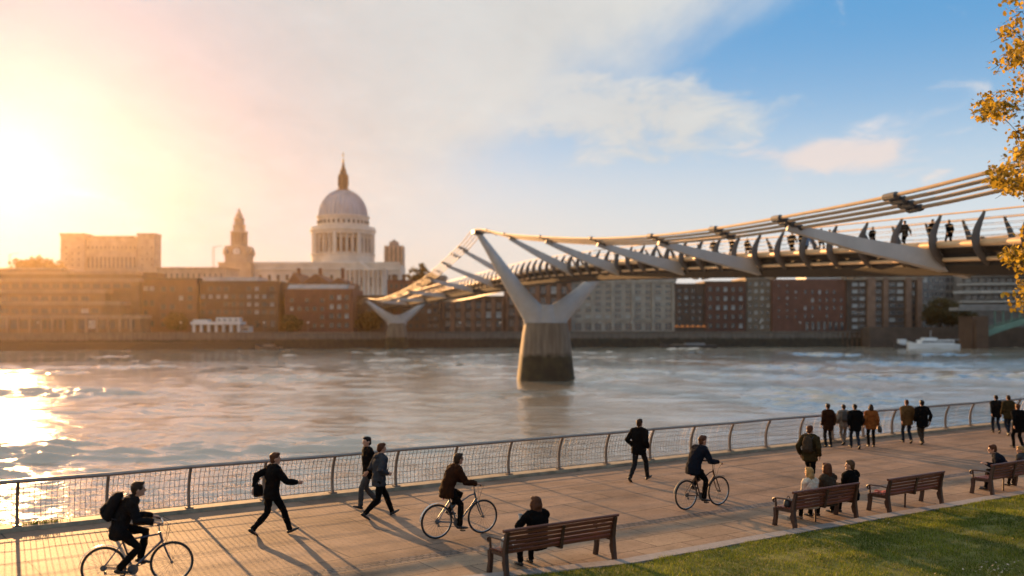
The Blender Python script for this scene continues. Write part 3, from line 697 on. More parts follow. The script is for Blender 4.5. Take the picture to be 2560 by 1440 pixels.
# red brick house in front of the cathedral
t = building('brick_building', 'red brick block with a grey metal roof below the cathedral dome', 'building', 712, 882, 722, 313, 22, M_red, GB)
mb = MB(); x0, x1 = frontx(716, 313), frontx(868, 313); z0 = topz(722, 313); mb.prism([(x0, 313.5, z0), (x1, 313.5, z0), (x1, 317, z0+1.6), (x0, 317, z0+1.6)], (0, 12, 0)); mb.build('roof', M_roof, t)
grid(t, 820, 876, 732, 825, 3, 4, 313, M_dk, M_pane, .5, .5, 1, 0, 14, (M_panel_, .4)); grid(t, 720, 815, 740, 825, 5, 4, 313, M_dk, M_pane, .4, .45, 1, .3, 15, (M_panel_, .15))
t = thing('brick_building', 'brown gabled building with two pitched roofs behind the red brick block', 'building', (frontx(790, 345), 345, BASE), group=GB)
mb = MB(); wallbox(mb, 700, 872, 706, 345, 25); mb.build('wall', M_brn, t); mb = MB()
for (a, b2, c2) in ((718, 752, 680), (756, 822, 684), (826, 864, 694)):
    x0, x1 = frontx(a, 345), frontx(b2, 345); z0 = topz(706, 345); mb.prism([(x0, 345, z0), (x1, 345, z0), ((x0+x1)/2, 345, topz(c2, 345))], (0, 24, 0))
mb.build('roof', brickm('roof_tile', (.16, .065, .04)), t)
for q in (735, 789, 845): mb = MB(); mb.box((frontx(q+12, 352), 352, topz(684, 352)), (1.2, 1.2, 4)); mb.build('chimney', M_red, t)
if True: grid(t, 705, 868, 708, 720, 9, 1, 345, M_dk, M_panel_, .4, .6)
t = building('brick_building', 'dark brown block under the far end of the bridge', 'building', 884, 962, 742, 322, 20, M_dk, GB)
grid(t, 886, 960, 748, 825, 5, 4, 322, M_dk, M_pane, .5, .5, 1, .2, 16, (M_panel_, .15)); cornice(t, 884, 962, 741, 322, 20, M_brn, .8, .3)
t = building('brick_building', 'reddish block with chimneys rising behind the far bridge pier', 'building', 968, 1040, 700, 352, 20, M_red, GB)
grid(t, 972, 1036, 706, 800, 5, 5, 352, M_dk, M_pane, .4, .5, 0, .1, 17)
for q in (985, 1010): mb = MB(); mb.box((frontx(q, 356), 356, topz(696, 356)), (1.4, 1.4, 3)); mb.build('chimney', M_brn, t)
t = building('stone_building', 'low stone building between the far bridge pier and the pillared block', 'building', 1000, 1100, 742, 336, 18, M_brn, GB)
grid(t, 1004, 1096, 750, 824, 6, 4, 336, M_dk, M_pane, .5, .5, 1, .1, 18, (M_panel_, .15)); cornice(t, 1000, 1100, 741, 336, 18, M_tan, .8, .3)
# right of the far pier: pillared brown block
t = building('brick_building', 'low brown block with orange brick pillars below the deck left of the near pier', 'building', 1102, 1262, 743, 340, 24, M_dk, GB)
for q in range(7): mb = MB(); x = frontx(1106+q*25.4, 339.5); z1 = topz(746, 340); mb.box((x, 339.6, (BASE+z1)/2), (1.5, .9, z1-BASE)); mb.build('pillar', M_org, t)
cornice(t, 1102, 1262, 743, 340, 24, M_brn, 1.0, .5); grid(t, 1107.5, 1260, 752, 822, 6, 3, 340, M_brn, M_pane, .5, .66, 1, 0, 20, (M_panel_, .12))
t = building('brick_building', 'brown block with tall orange brick pillars seen between the arms of the near pier', 'building', 1263, 1428, 702, 340, 24, M_dk, GB)
for q in range(6, 13): mb = MB(); x = frontx(1106+q*26.4, 339.5); z1 = topz(704, 340); mb.box((x, 339.6, (BASE+z1)/2), (1.5, .9, z1-BASE)); mb.build('pillar', M_org, t)
if True: cornice(t, 1263, 1428, 702, 340, 24, M_brn, 1.0, .7)
grid(t, 1266, 1424, 712, 822, 6, 4, 340, M_brn, M_pane, .5, .66, 1, 0, 20, (M_panel_, .12))
# pale gridded block
t = building('stone_building', 'pale stone block with a regular grid of dark square windows', 'building', 1429, 1686, 704, 342, 24, M_pale, GB)
cornice(t, 1429, 1686, 703, 342, 24, M_pale, .9, .5); cornice(t, 1429, 1686, 800, 342, .5, M_pale, .5, .5, 'string_course')
for q in range(6): mb = MB(); x = frontx(1431+q*50.6, 341.5); z1 = topz(704, 342); mb.box((x, 341.6, (BASE+z1)/2), (1.0, .8, z1-BASE)); mb.build('pilaster', M_pale, t)
grid(t, 1433, 1683, 708, 798, 10, 6, 342, M_pale, M_pane, .52, .52, 1, 0, 21, (M_panel_, .12)); grid(t, 1433, 1683, 804, 828, 10, 1, 342, M_pale, M_pane, .62, .7, 1, 0, 22)
t = building('brick_building', 'dark charcoal brick block right of the pale gridded block', 'building', 1687, 1762, 712, 341, 22, M_dk, GB)
grid(t, 1690, 1758, 718, 822, 4, 6, 341, M_dk, M_pane, .5, .5, 1, .1, 23, (M_panel_, .08)); cornice(t, 1687, 1762, 711, 341, 22, M_dk, .7, .3)
t = building('brick_building', 'red-brown block with scattered pale windows behind the orange parasols', 'building', 1763, 1864, 706, 340, 22, brickm('brick_maroon', (.11, .05, .035)), GB)
grid(t, 1766, 1861, 712, 826, 5, 5, 340, M_dk, M_pane, .45, .5, 1, .05, 24, (M_panel_, .4)); cornice(t, 1763, 1864, 705, 340, 22, M_brn, .7, .3)
t = building('stone_building', 'narrow tan block with many pale windows between two red brick blocks', 'building', 1865, 1930, 697, 341, 22, brickm('stone_umber', (.17, .13, .09)), GB)
grid(t, 1867, 1928, 701, 826, 4, 7, 341, M_tan, M_pane, .5, .5, 1, 0, 25, (M_panel_, .45)); cornice(t, 1865, 1930, 696, 341, 22, M_tan, .7, .3)
t = building('brick_building', 'tall red brick block with a white glazed rooftop storey', 'building', 1931, 2116, 698, 339, 24, brickm('brick_crimson', (.15, .065, .043)), GB)
rooftop(t, 2018, 2134, 684, 697.5, 339, 12, M_wht, 'glazed_storey', 1.5); grid(t, 2020, 2114, 686, 696, 8, 1, 340.5, M_wht, M_panel_, .7, .7, 0)
grid(t, 1936, 2000, 706, 800, 3, 6, 339, M_red, M_pane, .3, .4, 0, .1, 26, (M_panel_, .2)); grid(t, 2004, 2112, 720, 800, 6, 4, 339, M_red, M_pane, .35, .5, 0, .1, 27, (M_panel_, .25)); grid(t, 2010, 2112, 803, 827, 7, 1, 339, M_dk, M_pane, .5, .85, 0, name='tall_window')
t = building('brick_building', 'tall dark block with broad tan pillars between the red block and the autumn tree', 'building', 2117, 2302, 690, 338, 24, M_dk, GB)
for (a, b2) in ((2166, 2186), (2206, 2218), (2262, 2276), (2290, 2302)): mb = MB(); x0, x1 = frontx(a, 338), frontx(b2, 338); z1 = topz(694, 338); mb.box(((x0+x1)/2, 337.5, (BASE+z1)/2), (x1-x0, 1.4, z1-BASE)); mb.build('pillar', brickm('brick_tawny', (.22, .13, .085)), t)
if True: cornice(t, 2117, 2302, 693, 338, 24, M_tan, 2.0, .9)
grid(t, 2128, 2164, 702, 826, 2, 7, 338, M_gry, M_pane, .7, .45, 1, 0, 28, (M_panel_, .3)); grid(t, 2187, 2205, 702, 826, 1, 7, 338, M_gry, M_pane, .7, .5, 1); grid(t, 2220, 2260, 702, 826, 2, 7, 338, M_gry, M_pane, .7, .5, 1, 0, 29, (M_panel_, .3)); grid(t, 2278, 2289, 702, 826, 1, 6, 338, M_dk, M_pane, .7, .6, 0)
t = building('office_building', 'grey glass office block rising behind the round autumn tree', 'building', 2303, 2420, 686, 352, 24, M_gry, GB)
grid(t, 2306, 2417, 690, 824, 8, 7, 352, M_roof, M_pane, .75, .6, 0, 0, 30, (M_panel_, .2)); cornice(t, 2303, 2420, 685, 352, 24, M_wht, .6, .5)
M_bal = mat('balcony_render', (.42, .39, .35), .7, var=.2, scale=.4)
t = thing('terraced_building', 'modern block with long pale curved balconies above the arch bridge', 'building', (frontx(2500, 330), 330, BASE), group=GB)
mb = MB(); wallbox(mb, 2405, 2760, 684, 345, 30); mb.build('wall', M_gry, t)
for q, (a, py) in enumerate(((2415, 690), (2408, 712), (2398, 733), (2410, 756))):
    x0, x1 = frontx(a, 338), frontx(2760, 338); z = topz(py, 338); poly = [(x0+3, 346, z), (x0, 343, z)]+[(x0+(x1-x0)*k/10, 342-8*math.sin(math.pi*k/12), z) for k in range(11)]+[(x1, 346, z)]
    mb = MB(); mb.prism(poly, (0, 0, .6 if q != 2 else .9)); mb.build('balcony', M_bal, t)
for q, py in enumerate((700, 721, 743)): grid(t, 2412, 2620, py-6, py+6, 12, 1, 345, M_roof, M_pane, .8, .8, 0, 0, 31+q, (M_panel_, .25))
# buildings further back that close the skyline
for (a, b2, yt, Y, m, lb) in ((1040, 1110, 690, 420, M_tan, 'pale building on the skyline left of the near pier arm'), (-120, 152, 672, 420, M_brn, 'low brown building on the skyline below the sun'), (1430, 1690, 699, 400, M_gry, 'flat grey roof rising behind the pale gridded block')):
    t = building('stone_building', lb, 'building', a, b2, yt, Y, 20, m, 'buildings on the skyline'); cornice(t, a, b2, yt, Y, 20, M_gry, .8, .4); grid(t, a, b2, yt+6, yt+30, 8, 2, Y, M_dk, M_pane, .4, .5, 0, .1, 40)
# tower block
Y = 620; t = thing('tower_block', 'lone concrete tower block right of the cathedral dome', 'tower block', (frontx(984, Y), Y, BASE))
mb = MB(); wallbox(mb, 962, 1007, 614, Y, 12); mb.build('wall', M_gry, t); mb = MB(); wallbox(mb, 973, 995, 604, Y+1, 6, topz(616, Y)); mb.box((frontx(984, Y), Y+3, topz(602, Y)), (2.2, 2.2, 1.6)); mb.build('roof_room', M_gry, t)
for q in (962, 973, 984, 995, 1006): mb = MB(); mb.box((frontx(q, Y-.4), Y-.4, (topz(614, Y)+BASE)/2), (.9, .8, topz(614, Y)-BASE)); mb.build('rib', M_off, t)
grid(t, 963.5, 1006, 618, 668, 4, 8, Y, M_gry, M_pane, .6, .5, 0)
# ------------------------------------------------------------------ cathedral
YC = 520; k_ = YC/F
def cz_(py): return CH+(HY-py)*k_
def cx_(px): return (px-1280)*k_
M_st = mat('portland_stone', (.58, .50, .41), .8, var=.22, scale=.12, bump=.2); M_lead = mat('dome_lead', (.35, .36, .38), .5, .1, var=.25, scale=.25, stretch=(1, 1, .15))
M_void = mat('cathedral_opening', (.06, .05, .045), .9, var=.2); M_bronze = mat('lantern_stone', (.20, .12, .07), .8, var=.3, scale=.5)
ca = thing('cathedral', 'domed stone cathedral with a tall lantern rising above the far bank roofs', 'cathedral', (cx_(858), YC, BASE))
kk = (YC+18)/F; cc = V(((858-1280)*kk, YC+18, 0))
def lr(px): return px*kk
def lz(py): return CH+(HY-py)*kk
mb = MB(); mb.lathe(cc, [(lr(80), BASE), (lr(80), lz(668)), (lr(79), lz(664)), (lr(81), lz(660)), (lr(78), lz(657)), (lr(78), lz(642)), (lr(80), lz(640)), (lr(80), lz(637)), (lr(66), lz(637)), (lr(66), lz(588))], 64); mb.build('drum', M_st, ca, smooth=True)
mb = MB(); mb.lathe(cc, [(lr(66), lz(588)), (lr(79), lz(588)), (lr(79), lz(583)), (lr(82), lz(580)), (lr(82), lz(576)), (lr(79), lz(575)), (lr(79), lz(570)), (lr(74), lz(569)), (lr(63), lz(569)), (lr(63), lz(548)), (lr(66), lz(546)), (lr(66), lz(542)), (lr(59), lz(541))], 64); mb.build('gallery', M_st, ca, smooth=True)
for q in range(32):
    g = 2*math.pi*(q+.5)/32
    if math.sin(g) > .35: continue
    c_ = cc+V((math.cos(g)*lr(75), math.sin(g)*lr(75), 0)); mb = MB()
    if q % 4 == 3: mb.box(c_+V((0, 0, (lz(637)+lz(588))/2)), (lr(9), lr(9), lz(588)-lz(637)), Matrix.Rotation(g, 3, 'Z'))
    else: mb.lathe(c_, [(lr(3.1), lz(637)), (lr(3.1), lz(634)), (lr(2.3), lz(633)), (lr(2.1), lz(592)), (lr(3.0), lz(590)), (lr(3.0), lz(588))], 8)
    mb.build('column', M_st, ca)
for q in range(32):
    g = 2*math.pi*q/32
    if math.sin(g) > .35: continue
    mb = MB(); mb.box(cc+V((math.cos(g)*lr(66.5), math.sin(g)*lr(66.5), (lz(632)+lz(598))/2)), (.5, lr(6), lz(598)-lz(632)), Matrix.Rotation(g, 3, 'Z')); mb.build('drum_window', M_void, ca)
    mb = MB(); mb.box(cc+V((math.cos(g)*lr(63.5), math.sin(g)*lr(63.5), lz(558))), (.4, lr(5), lz(553)-lz(562)), Matrix.Rotation(g, 3, 'Z')); mb.build('attic_window', M_void, ca)
prof = []
for i in range(15):
    a = i/14*math.pi/2*.83; prof.append((lr(59*math.cos(a)), lz(541-64*math.sin(a)/math.sin(math.pi/2*.83)*.985)))
mb = MB(); mb.lathe(cc, prof, 64)
mb.build('dome', M_lead, ca, smooth=True)
mb = MB()
for q in range(32):
    g = 2*math.pi*q/32; mb.loft([cc+V((math.cos(g)*(r+.1), math.sin(g)*(r+.1), z)) for r, z in prof], .42, 5)
mb.build('dome_ribs', M_lead, ca)
mb = MB(); mb.lathe(cc, [(lr(17), lz(482)), (lr(18), lz(478)), (lr(18), lz(475)), (lr(13), lz(474)), (lr(12), lz(470)), (lr(12), lz(466)), (lr(10.5), lz(465)), (lr(10.5), lz(442)), (lr(13), lz(440)), (lr(13), lz(437)), (lr(9), lz(435)), (lr(8), lz(428)), (lr(8.5), lz(427)), (lr(5.5), lz(422)), (lr(3.5), lz(414)), (lr(2.6), lz(409)), (lr(1.4), lz(404))], 20)
for q in range(8):
    g = 2*math.pi*q/8; mb.lathe(cc+V((math.cos(g)*lr(12), math.sin(g)*lr(12), 0)), [(lr(1.6), lz(466)), (lr(1.4), lz(442))], 6)
mb.build('lantern', M_bronze, ca, smooth=True)
M_gold = mat('gilded_metal', (.55, .36, .12), .35, .7, var=.1); mb = MB(); mb.ball(cc+V((0, 0, lz(402.5))), lr(3)); mb.bar(cc+V((0, 0, lz(401))), cc+V((0, 0, lz(380))), .35, .35); mb.bar(cc+V((-lr(3.6), 0, lz(388))), cc+V((lr(3.6), 0, lz(388))), .35, .35); mb.build('cross', M_gold, ca, smooth=True)
def cbox(mb, a, b2, y0, y1, Y, d): x0, x1 = frontx(a, Y), frontx(b2, Y); z0 = topz(y1, Y) if y1 else BASE-.2; z1 = topz(y0, Y); mb.box(((x0+x1)/2, Y+d/2, (z0+z1)/2), (x1-x0, d, z1-z0))
mb = MB(); cbox(mb, 560, 1002, 662, None, 510, 22); mb.build('nave', M_st, ca)
mb = MB(); cbox(mb, 628, 1000, 655, 662.2, 509.6, 1.2); cbox(mb, 628, 1000, 672, 675, 509.2, .8); mb.build('balustrade', M_st, ca)
mb = MB(); cbox(mb, 846, 962, 672, None, 498, 12.1); x0, x1 = frontx(846, 497), frontx(962, 497); z0 = topz(672, 497); mb.prism([(x0+8, 497.4, z0), (x1-8, 497.4, z0), ((x0+x1)/2-2, 497.4, topz(651, 497))], (0, 13, 0)); cbox(mb, 843, 965, 670, 675, 497, 2); mb.build('transept', M_st, ca)
for q in range(10):
    mb = MB(); x = frontx(852+q*11.6, 497); mb.lathe((x, 496.9, 0), [(1.15, topz(740, 497)), (.95, topz(736, 497)), (.85, topz(680, 497)), (1.2, topz(675, 497))], 10); mb.build('portico_column', M_st, ca, smooth=True)
mb = MB(); cbox(mb, 850, 958, 738, None, 494.5, 3.6); mb.build('steps', M_st, ca)
grid(ca, 852, 958, 690, 720, 5, 1, 498, M_st, M_void, .35, .8, 0); grid(ca, 640, 840, 684, 704, 9, 1, 510, M_st, M_void, .35, .7, 0); grid(ca, 965, 1000, 684, 704, 2, 1, 510, M_st, M_void, .35, .7, 0)
# clock tower
YT = 505; ct = thing('clock_tower', 'ornate stone clock tower with a tiered spire left of the dome', 'clock tower', (frontx(598, YT), YT, BASE)); tx = frontx(598, YT+8)
tq = YT+8; sc_ = tq/F
def sq(mb, hw, y0, y1): mb.box((tx, tq, (topz(y0, tq)+topz(y1, tq) if y1 else topz(y0, tq)+BASE)/2), (2*hw*sc_, 2*hw*sc_, topz(y0, tq)-(topz(y1, tq) if y1 else BASE)))
M_tow = mat('tower_stone', (.36, .29, .22), .8, var=.25, scale=.15, bump=.2)
mb = MB(); sq(mb, 40, 661, None); sq(mb, 41.5, 658, 662); sq(mb, 28, 640, 659.6); sq(mb, 29.5, 637, 640.4); sq(mb, 23, 620, 637.5); sq(mb, 25, 616, 620.5); mb.build('wall', M_tow, ct)
for sx in (-1, 1):
    for sy in (-1, 1): mb = MB(); mb.lathe((tx+sx*26.5*sc_, tq+sy*26.5*sc_, 0), [(1.4, topz(638, tq)), (1.4, topz(628, tq)), (.9, topz(624, tq)), (.2, topz(616, tq))], 8); mb.build('corner_urn', M_tow, ct)
mb = MB(); mb.lathe((tx, tq, 0), [(21*sc_, topz(617, tq)), (21*sc_, topz(612, tq)), (15*sc_, topz(611, tq)), (15*sc_, topz(584, tq)), (22*sc_, topz(583, tq)), (22*sc_, topz(579, tq)), (16*sc_, topz(578, tq))], 16)
for q in range(12): g = 2*math.pi*q/12; mb.lathe((tx+math.cos(g)*18.5*sc_, tq+math.sin(g)*18.5*sc_, 0), [(.65, topz(611, tq)), (.55, topz(584, tq))], 6)
mb.build('belfry', M_tow, ct, smooth=True)
mb = MB(); mb.lathe((tx, tq, 0), [(15*sc_, topz(579, tq)), (15*sc_, topz(566, tq)), (18.5*sc_, topz(564, tq)), (12*sc_, topz(561, tq)), (12*sc_, topz(550, tq)), (14.5*sc_, topz(548, tq)), (9*sc_, topz(543, tq)), (8*sc_, topz(537, tq)), (9*sc_, topz(536, tq)), (4*sc_, topz(531, tq)), (3*sc_, topz(526, tq)), (.6*sc_, topz(519, tq))], 12)
mb.build('spire', M_tow, ct, smooth=True)
f_ = tq-23*sc_
mb = MB(); Mx = Matrix.Rotation(R(90), 3, 'X')
mb.add([V((tx+math.cos(a)*9.5*sc_, f_-.25+dy, topz(629, f_)+math.sin(a)*9.5*sc_)) for dy in (0, .24) for a in [2*math.pi*i/24 for i in range(24)]], [tuple(range(24)), tuple(range(24, 48))]+[(i, (i+1) % 24, 24+(i+1) % 24, 24+i) for i in range(24)])
cf = mb.build('clock_face', M_wht, ct); mb = MB(); mb.bar((tx, f_-.33, topz(629, f_)), (tx+.2, f_-.33, topz(622, f_)), .2, .1, up=(0, 1, 0)); mb.bar((tx, f_-.33, topz(629, f_)), (tx+1.1, f_-.33, topz(630, f_)), .2, .1, up=(0, 1, 0)); mb.build('clock_hands', M_void, cf)
mb = MB(); mb.loft([V((tx+math.cos(a)*10.3*sc_, f_-.2, topz(629, f_)+math.sin(a)*10.3*sc_)) for a in [2*math.pi*i/24 for i in range(24)]], .25, 5, closed=True); mb.build('clock_rim', M_void, ct)
# cranes on the skyline
for (px, y0, y1, lb) in ((537, 618, 672, 'thin crane mast on the skyline left of the clock tower'), (28, 636, 676, 'thin leaning crane mast on the skyline near the sun')):
    Y = 640; cr_ = thing('crane', lb, 'crane', (frontx(px, Y), Y, BASE)); mb = MB(); x = frontx(px, Y)
    for dx in (-.5, .5): mb.bar((x+dx, Y, BASE), (x+dx*.6-1.2, Y, topz(y0, Y)), .25, .25)
    for q in range(14): z = BASE+(topz(y0, Y)-BASE)*q/14; z2 = BASE+(topz(y0, Y)-BASE)*(q+1)/14; mb.bar((x-.5, Y, z), (x+.3, Y, z2), .15, .15)
    mb.build('mast', M_roof, cr_); mb = MB(); mb.bar((x-1.2, Y, topz(y0, Y)), (x+5, Y, topz(y0-4, Y)), .3, .3); mb.build('jib', M_roof, cr_)
# arch bridge at the far right
ab = thing('arch_bridge', 'old road bridge with green steel arches on stone piers at the far right', 'bridge', (frontx(2450, 300), 300, WATER))
M_grn = mat('arch_green_paint', (.12, .22, .17), .55, var=.2, scale=.4); x0 = frontx(2428, 300)
mb = MB(); mb.box((x0+2.6, 304, 1.0), (5.2, 9, 11.0)); mb.build('pier', M_brn, ab)
mb = MB(); mb.box((x0+2.6, 298.8, .2), (3.6, 1.2, 10.2)); mb.build('pier_turret', M_brn, ab)
mb = MB(); mb.box((x0+70.5, 303, topz(772, 298)), (149, 7, 1.0)); mb.build('road_deck', M_gry, ab)
mb = MB(); mb.box((x0+70.5, 299.3, topz(767, 298)+.3), (149, .3, .8)); mb.build('parapet', M_gry, ab)
for dy in (300, 302, 304, 306):
    mb = MB(); pts2 = [(x0+4.8+i*2.6, dy, 1.0+6.6*math.sin(math.pi*min(1, i/24))**.9) for i in range(25)]; mb.loft(pts2, (.45, .9), 4, side=(0, 1, 0)); mb.build('arch', M_grn, ab)
for i in range(1, 24): mb = MB(); p = pts2[i]; mb.bar((p[0], 300, p[2]), (p[0], 300, topz(773, 298)), .35, .35); mb.build('spandrel_post', M_grn, ab)
mb = MB(); mb.box((x0+30, 322, -.5), (110, 8, 7)); tag(mb.build('brick_wall', M_dk), 'dark embankment wall seen under the green arch', 'wall')
# timber jetty with piles
jt = thing('timber_jetty', 'dark timber jetty on closely set piles in front of the red brick block', 'jetty', (frontx(2090, 325), 325, WATER))
mb = MB(); mb.box((frontx(2090, 326), 327.2, .95), (44, 3.4, .5)); mb.build('deck', M_dk, jt)
for i in range(26): mb = MB(); x = frontx(1940, 325)+i*1.62; mb.loft([(x, 325.4, -5), (x+rg.uniform(-.1, .1), 325.4, 1.15+rg.uniform(0, .3))], .3, 6); mb.build('pile', M_brn, jt)
# parasols on the far quay
M_par = mat('parasol_orange', (.75, .22, .04), .7, var=.15)
for i in range(6):
    px = 1692+i*13.5; Y = 334; p = V((frontx(px, Y), Y, BASE)); o = thing('parasol', 'small orange parasol in the row on the far quay below the charcoal block', 'parasol', tuple(p), group='orange parasols on the far quay')
    mb = MB(); mb.loft([p, p+V((0, 0, 2.4))], .05, 6); mb.build('pole', M_rib, o); mb = MB(); mb.lathe(p, [(1.0, 1.9), (.6, 2.3), (.05, 2.65)], 8); mb.build('canopy', M_par, o)
# lamp posts on the far quay
M_glb = mat('lamp_globe', (.6, .57, .5), .4)
for i, px in enumerate((95, 225, 340, 452, 560, 660, 770, 1150, 1250, 1500, 1580, 1900, 2000)):
    x = frontx(px, bank_y(frontx(px, 310))+1.6); Y = bank_y(x)+1.6; p = V((frontx(px, Y), Y, BASE)); o = thing('street_lamp', 'quay lamp post with a pale globe on the far bank wall', 'street lamp', tuple(p), group='lamp posts along the far quay')
    mb = MB(); mb.loft([p, p+V((0, 0, .8)), p+V((0, 0, 3.2))], [.16, .07, .05], 6); mb.build('post', M_rib, o); mb = MB(); mb.ball(p+V((0, 0, 3.45)), .3, 8, 6); mb.build('globe', M_glb, o)
# ------------------------------------------------------------------ boats
M_boat = mat('boat_white_paint', (.72, .72, .72), .35, var=.08, scale=.6); M_bdk = mat('boat_dark_hull', (.05, .045, .045), .5)
def boat(px0, px1, Y, name, label, white=True, h=1.5, cab=None):
    x0, x1 = frontx(px0, Y), frontx(px1, Y); L_ = x1-x0; t = thing(name, label, 'boat', ((x0+x1)/2, Y, WATER)); mb = MB(); secs = []
    for i in range(13):
        u = i/12; x = x0+L_*u; bw = 2.3*(math.sin(math.pi*min(1, (u*1.0+.04)**.45/1.02*.5+.0))**.8) if u < .5 else 2.3*(1-.15*((u-.5)*2)**2)
        sh = h+(.8*(1-u*3)**2 if u < .33 else 0); secs.append((x, bw, sh))
    vs = []
    for (x, bw, sh) in secs: vs += [(x, Y-bw, WATER+sh), (x, Y-bw*.8, WATER-.35), (x, Y+bw*.8, WATER-.35), (x, Y+bw, WATER+sh)]
    fs = []
    for i in range(12):
        for q in range(4): a = i*4+q; b2 = i*4+(q+1) % 4; fs.append((a, b2, b2+4, a+4))
    fs += [(0, 3, 2, 1), (48, 49, 50, 51)]; mb.add(vs, fs); mb.build('hull', M_boat if white else M_bdk, t, smooth=True)
    return t, x0, L_, Y
t, x0, L_, Y = boat(2270, 2394, 300, 'tour_boat', 'white river tour boat with a long cabin moored near the arch bridge')
mb = MB(); mb.box((x0+L_*.55, Y, WATER+2.15), (L_*.66, 3.6, 1.3)); mb.box((x0+L_*.42, Y, WATER+3.1), (L_*.25, 3.0, .7)); mb.build('cabin', M_boat, t)
for i in range(12): mb = MB(); mb.box((x0+L_*(.27+.052*i), Y-1.84, WATER+2.2), (.62, .08, .6)); mb.build('cabin_window', M_pane, t)
mb = MB(); mb.loft([(x0+L_*.45, Y, WATER+3.4), (x0+L_*.46, Y, WATER+5.6)], .06, 6); mb.build('mast', M_boat, t); mb = MB(); mb.loft([(x0+L_*q, Y-1.9, WATER+2.0+.9) for q in (.72, .8, .9, .98)], .05, 5); mb.build('rail', M_boat, t)
t, x0, L_, Y = boat(1652, 1792, 312, 'barge', 'low grey barge moored against the quay wall right of the near pier', False, .9)
mb = MB(); mb.box((x0+L_*.6, Y, WATER+1.15), (L_*.35, 2.6, .7)); mb.build('cabin', M_roof, t); mb = MB(); mb.box((x0+L_*.3, Y, WATER+1.0), (L_*.3, 3, .25)); mb.build('hatch', M_tan, t)
t, x0, L_, Y = boat(2235, 2300, 306, 'work_boat', 'small dark work boat with a pale wheelhouse beside the white tour boat', False, 1.1)
mb = MB(); mb.box((x0+L_*.3, Y, WATER+2.0), (2.2, 2.0, 1.8)); mb.build('wheelhouse', M_boat, t)
t, x0, L_, Y = boat(640, 702, 296, 'barge', 'small low barge lying beside the dark ledge left of the far pier', False, .8)
mb = MB(); mb.box((x0+L_*.5, Y, WATER+1.1), (L_*.4, 2.2, .7)); mb.build('cabin', M_tan, t)
# ================================================================== benches
M_wood = mat('bench_hardwood', (.14, .036, .013), .42, var=.45, scale=3, stretch=(.6, 8, 8), bump=.25, spec=.5)
M_wdk = mat('bench_frame_wood', (.045, .017, .009), .45, var=.4, scale=4, bump=.3, spec=.5)
def rbox(mb, c, size, M=None, r=.012):      # slat with eased edges
    x, y, z = [k/2 for k in size]; prof = [(-y, -z+r), (-y+r, -z), (y-r, -z), (y, -z+r), (y, z-r), (y-r, z), (-y+r, z), (-y, z-r)]
    vs = [V((sx*x, a, b)) for sx in (-1, 1) for (a, b) in prof]
    if M: vs = [M @ v for v in vs]
    mb.add([v+V(c) for v in vs], [tuple(range(7, -1, -1)), tuple(range(8, 16))]+[(i, (i+1) % 8, 8+(i+1) % 8, 8+i) for i in range(8)])
def bench(label, s, o, L_=2.0, k=.93, group='wooden benches along the lawn kerb'):
    t = thing('park_bench', label, 'bench', group=group)
    def bk(z): return -.015+.03*min(1, z/.42) if z < .42*k else .015-.34*(z-.42*k)**1.0*.62
    mb = MB()
    for i in range(6):
        y = .075+i*.075; z = .425*k+.012*math.cos((i-1.5)/3.2)-.012*(i == 5); rbox(mb, (0, y, z), (L_-.06, .062, .026))
    mb.build('seat', M_wood, t, smooth=True)
    mb = MB(); lean = Matrix.Rotation(R(78), 3, 'X')
    for i in range(5):
        z = .415*k+i*.077*k+.02; rbox(mb, (0, bk(z)+.02, z), (L_-.05, .070*k, .024), Matrix.Rotation(R(102), 3, 'X'))
    z = .415*k+5*.077*k+.005; rbox(mb, (0, bk(z)+.006, z+.01), (L_+.06, .055, .05), Matrix.Rotation(R(12), 3, 'X'), r=.016)
    ztop = z
    mb.build('backrest', M_wood, t, smooth=True)
    for x in (-L_/2+.05, L_/2-.05):
        mb = MB(); mb.loft([(x, -.05, 0), (x, -.02, .2), (x, .01, .42*k), (x, bk(.62*k)+.0, .62*k), (x, bk(ztop)-.01, ztop-.01)], [(.036, .038), (.036, .038), (.038, .044), (.032, .036), (.028, .028)], 4, side=(1, .01, 0)); mb.build('leg', M_wdk, t)
        mb = MB(); mb.loft([(x, .50, 0), (x, .465, .2), (x, .46, .40*k)], [(.036, .040), (.034, .036), (.038, .046)], 4, side=(1, .01, 0)); mb.build('leg', M_wdk, t)
        mb = MB(); mb.bar((x, .0, .385*k), (x, .49, .385*k), .045, .06)
        mb.loft([(x, .02, .36*k), (x, .06, .25), (x, .02, .12)], [(.02, .02)]*3, 4); mb.build('side_rail', M_wdk, t)
        mb = MB()
        arm = [(x, bk(.62*k)+.02, .61*k), (x, .15, .635*k), (x, .32, .63*k), (x, .46, .625*k), (x, .525, .60*k), (x, .545, .56*k), (x, .52, .525*k), (x, .485, .53*k)]
        mb.loft(arm, [(.026, .018)]*3+[(.03, .022), (.03, .024), (.028, .022), (.024, .018), (.018, .012)], 8, side=(1, .01, 0)); mb.loft([(x, .465, .43*k), (x, .475, .62*k)], [(.024, .024), (.022, .022)], 6); mb.build('armrest', M_wdk, t, smooth=True)
    mb = MB(); z0 = .42*k; mb.loft([(0, -.0, .36*k), (0, bk(.5*k)-.018, .5*k), (0, bk(ztop)-.018, ztop-.03)], [(.03, .014)]*3, 4, side=(1, .01, 0)); mb.bar((0, .0, .385*k), (0, .48, .385*k), .05, .05); (mb.loft([(0, .24, .37*k), (0, .25, 0)], .022, 6) if L_ < 2.3 else None); mb.build('centre_brace', M_wdk, t)
    mb = MB(); mb.bar((-L_/2+.05, .47, .375*k), (L_/2-.05, .47, .375*k), .03, .06); mb.build('front_rail', M_wdk, t)
    place(t, W(s, o), HEAD); return t
def so(p): d = V((p.x, p.y, 0))-O0; return d.dot(U), d.dot(NN)
B = {}
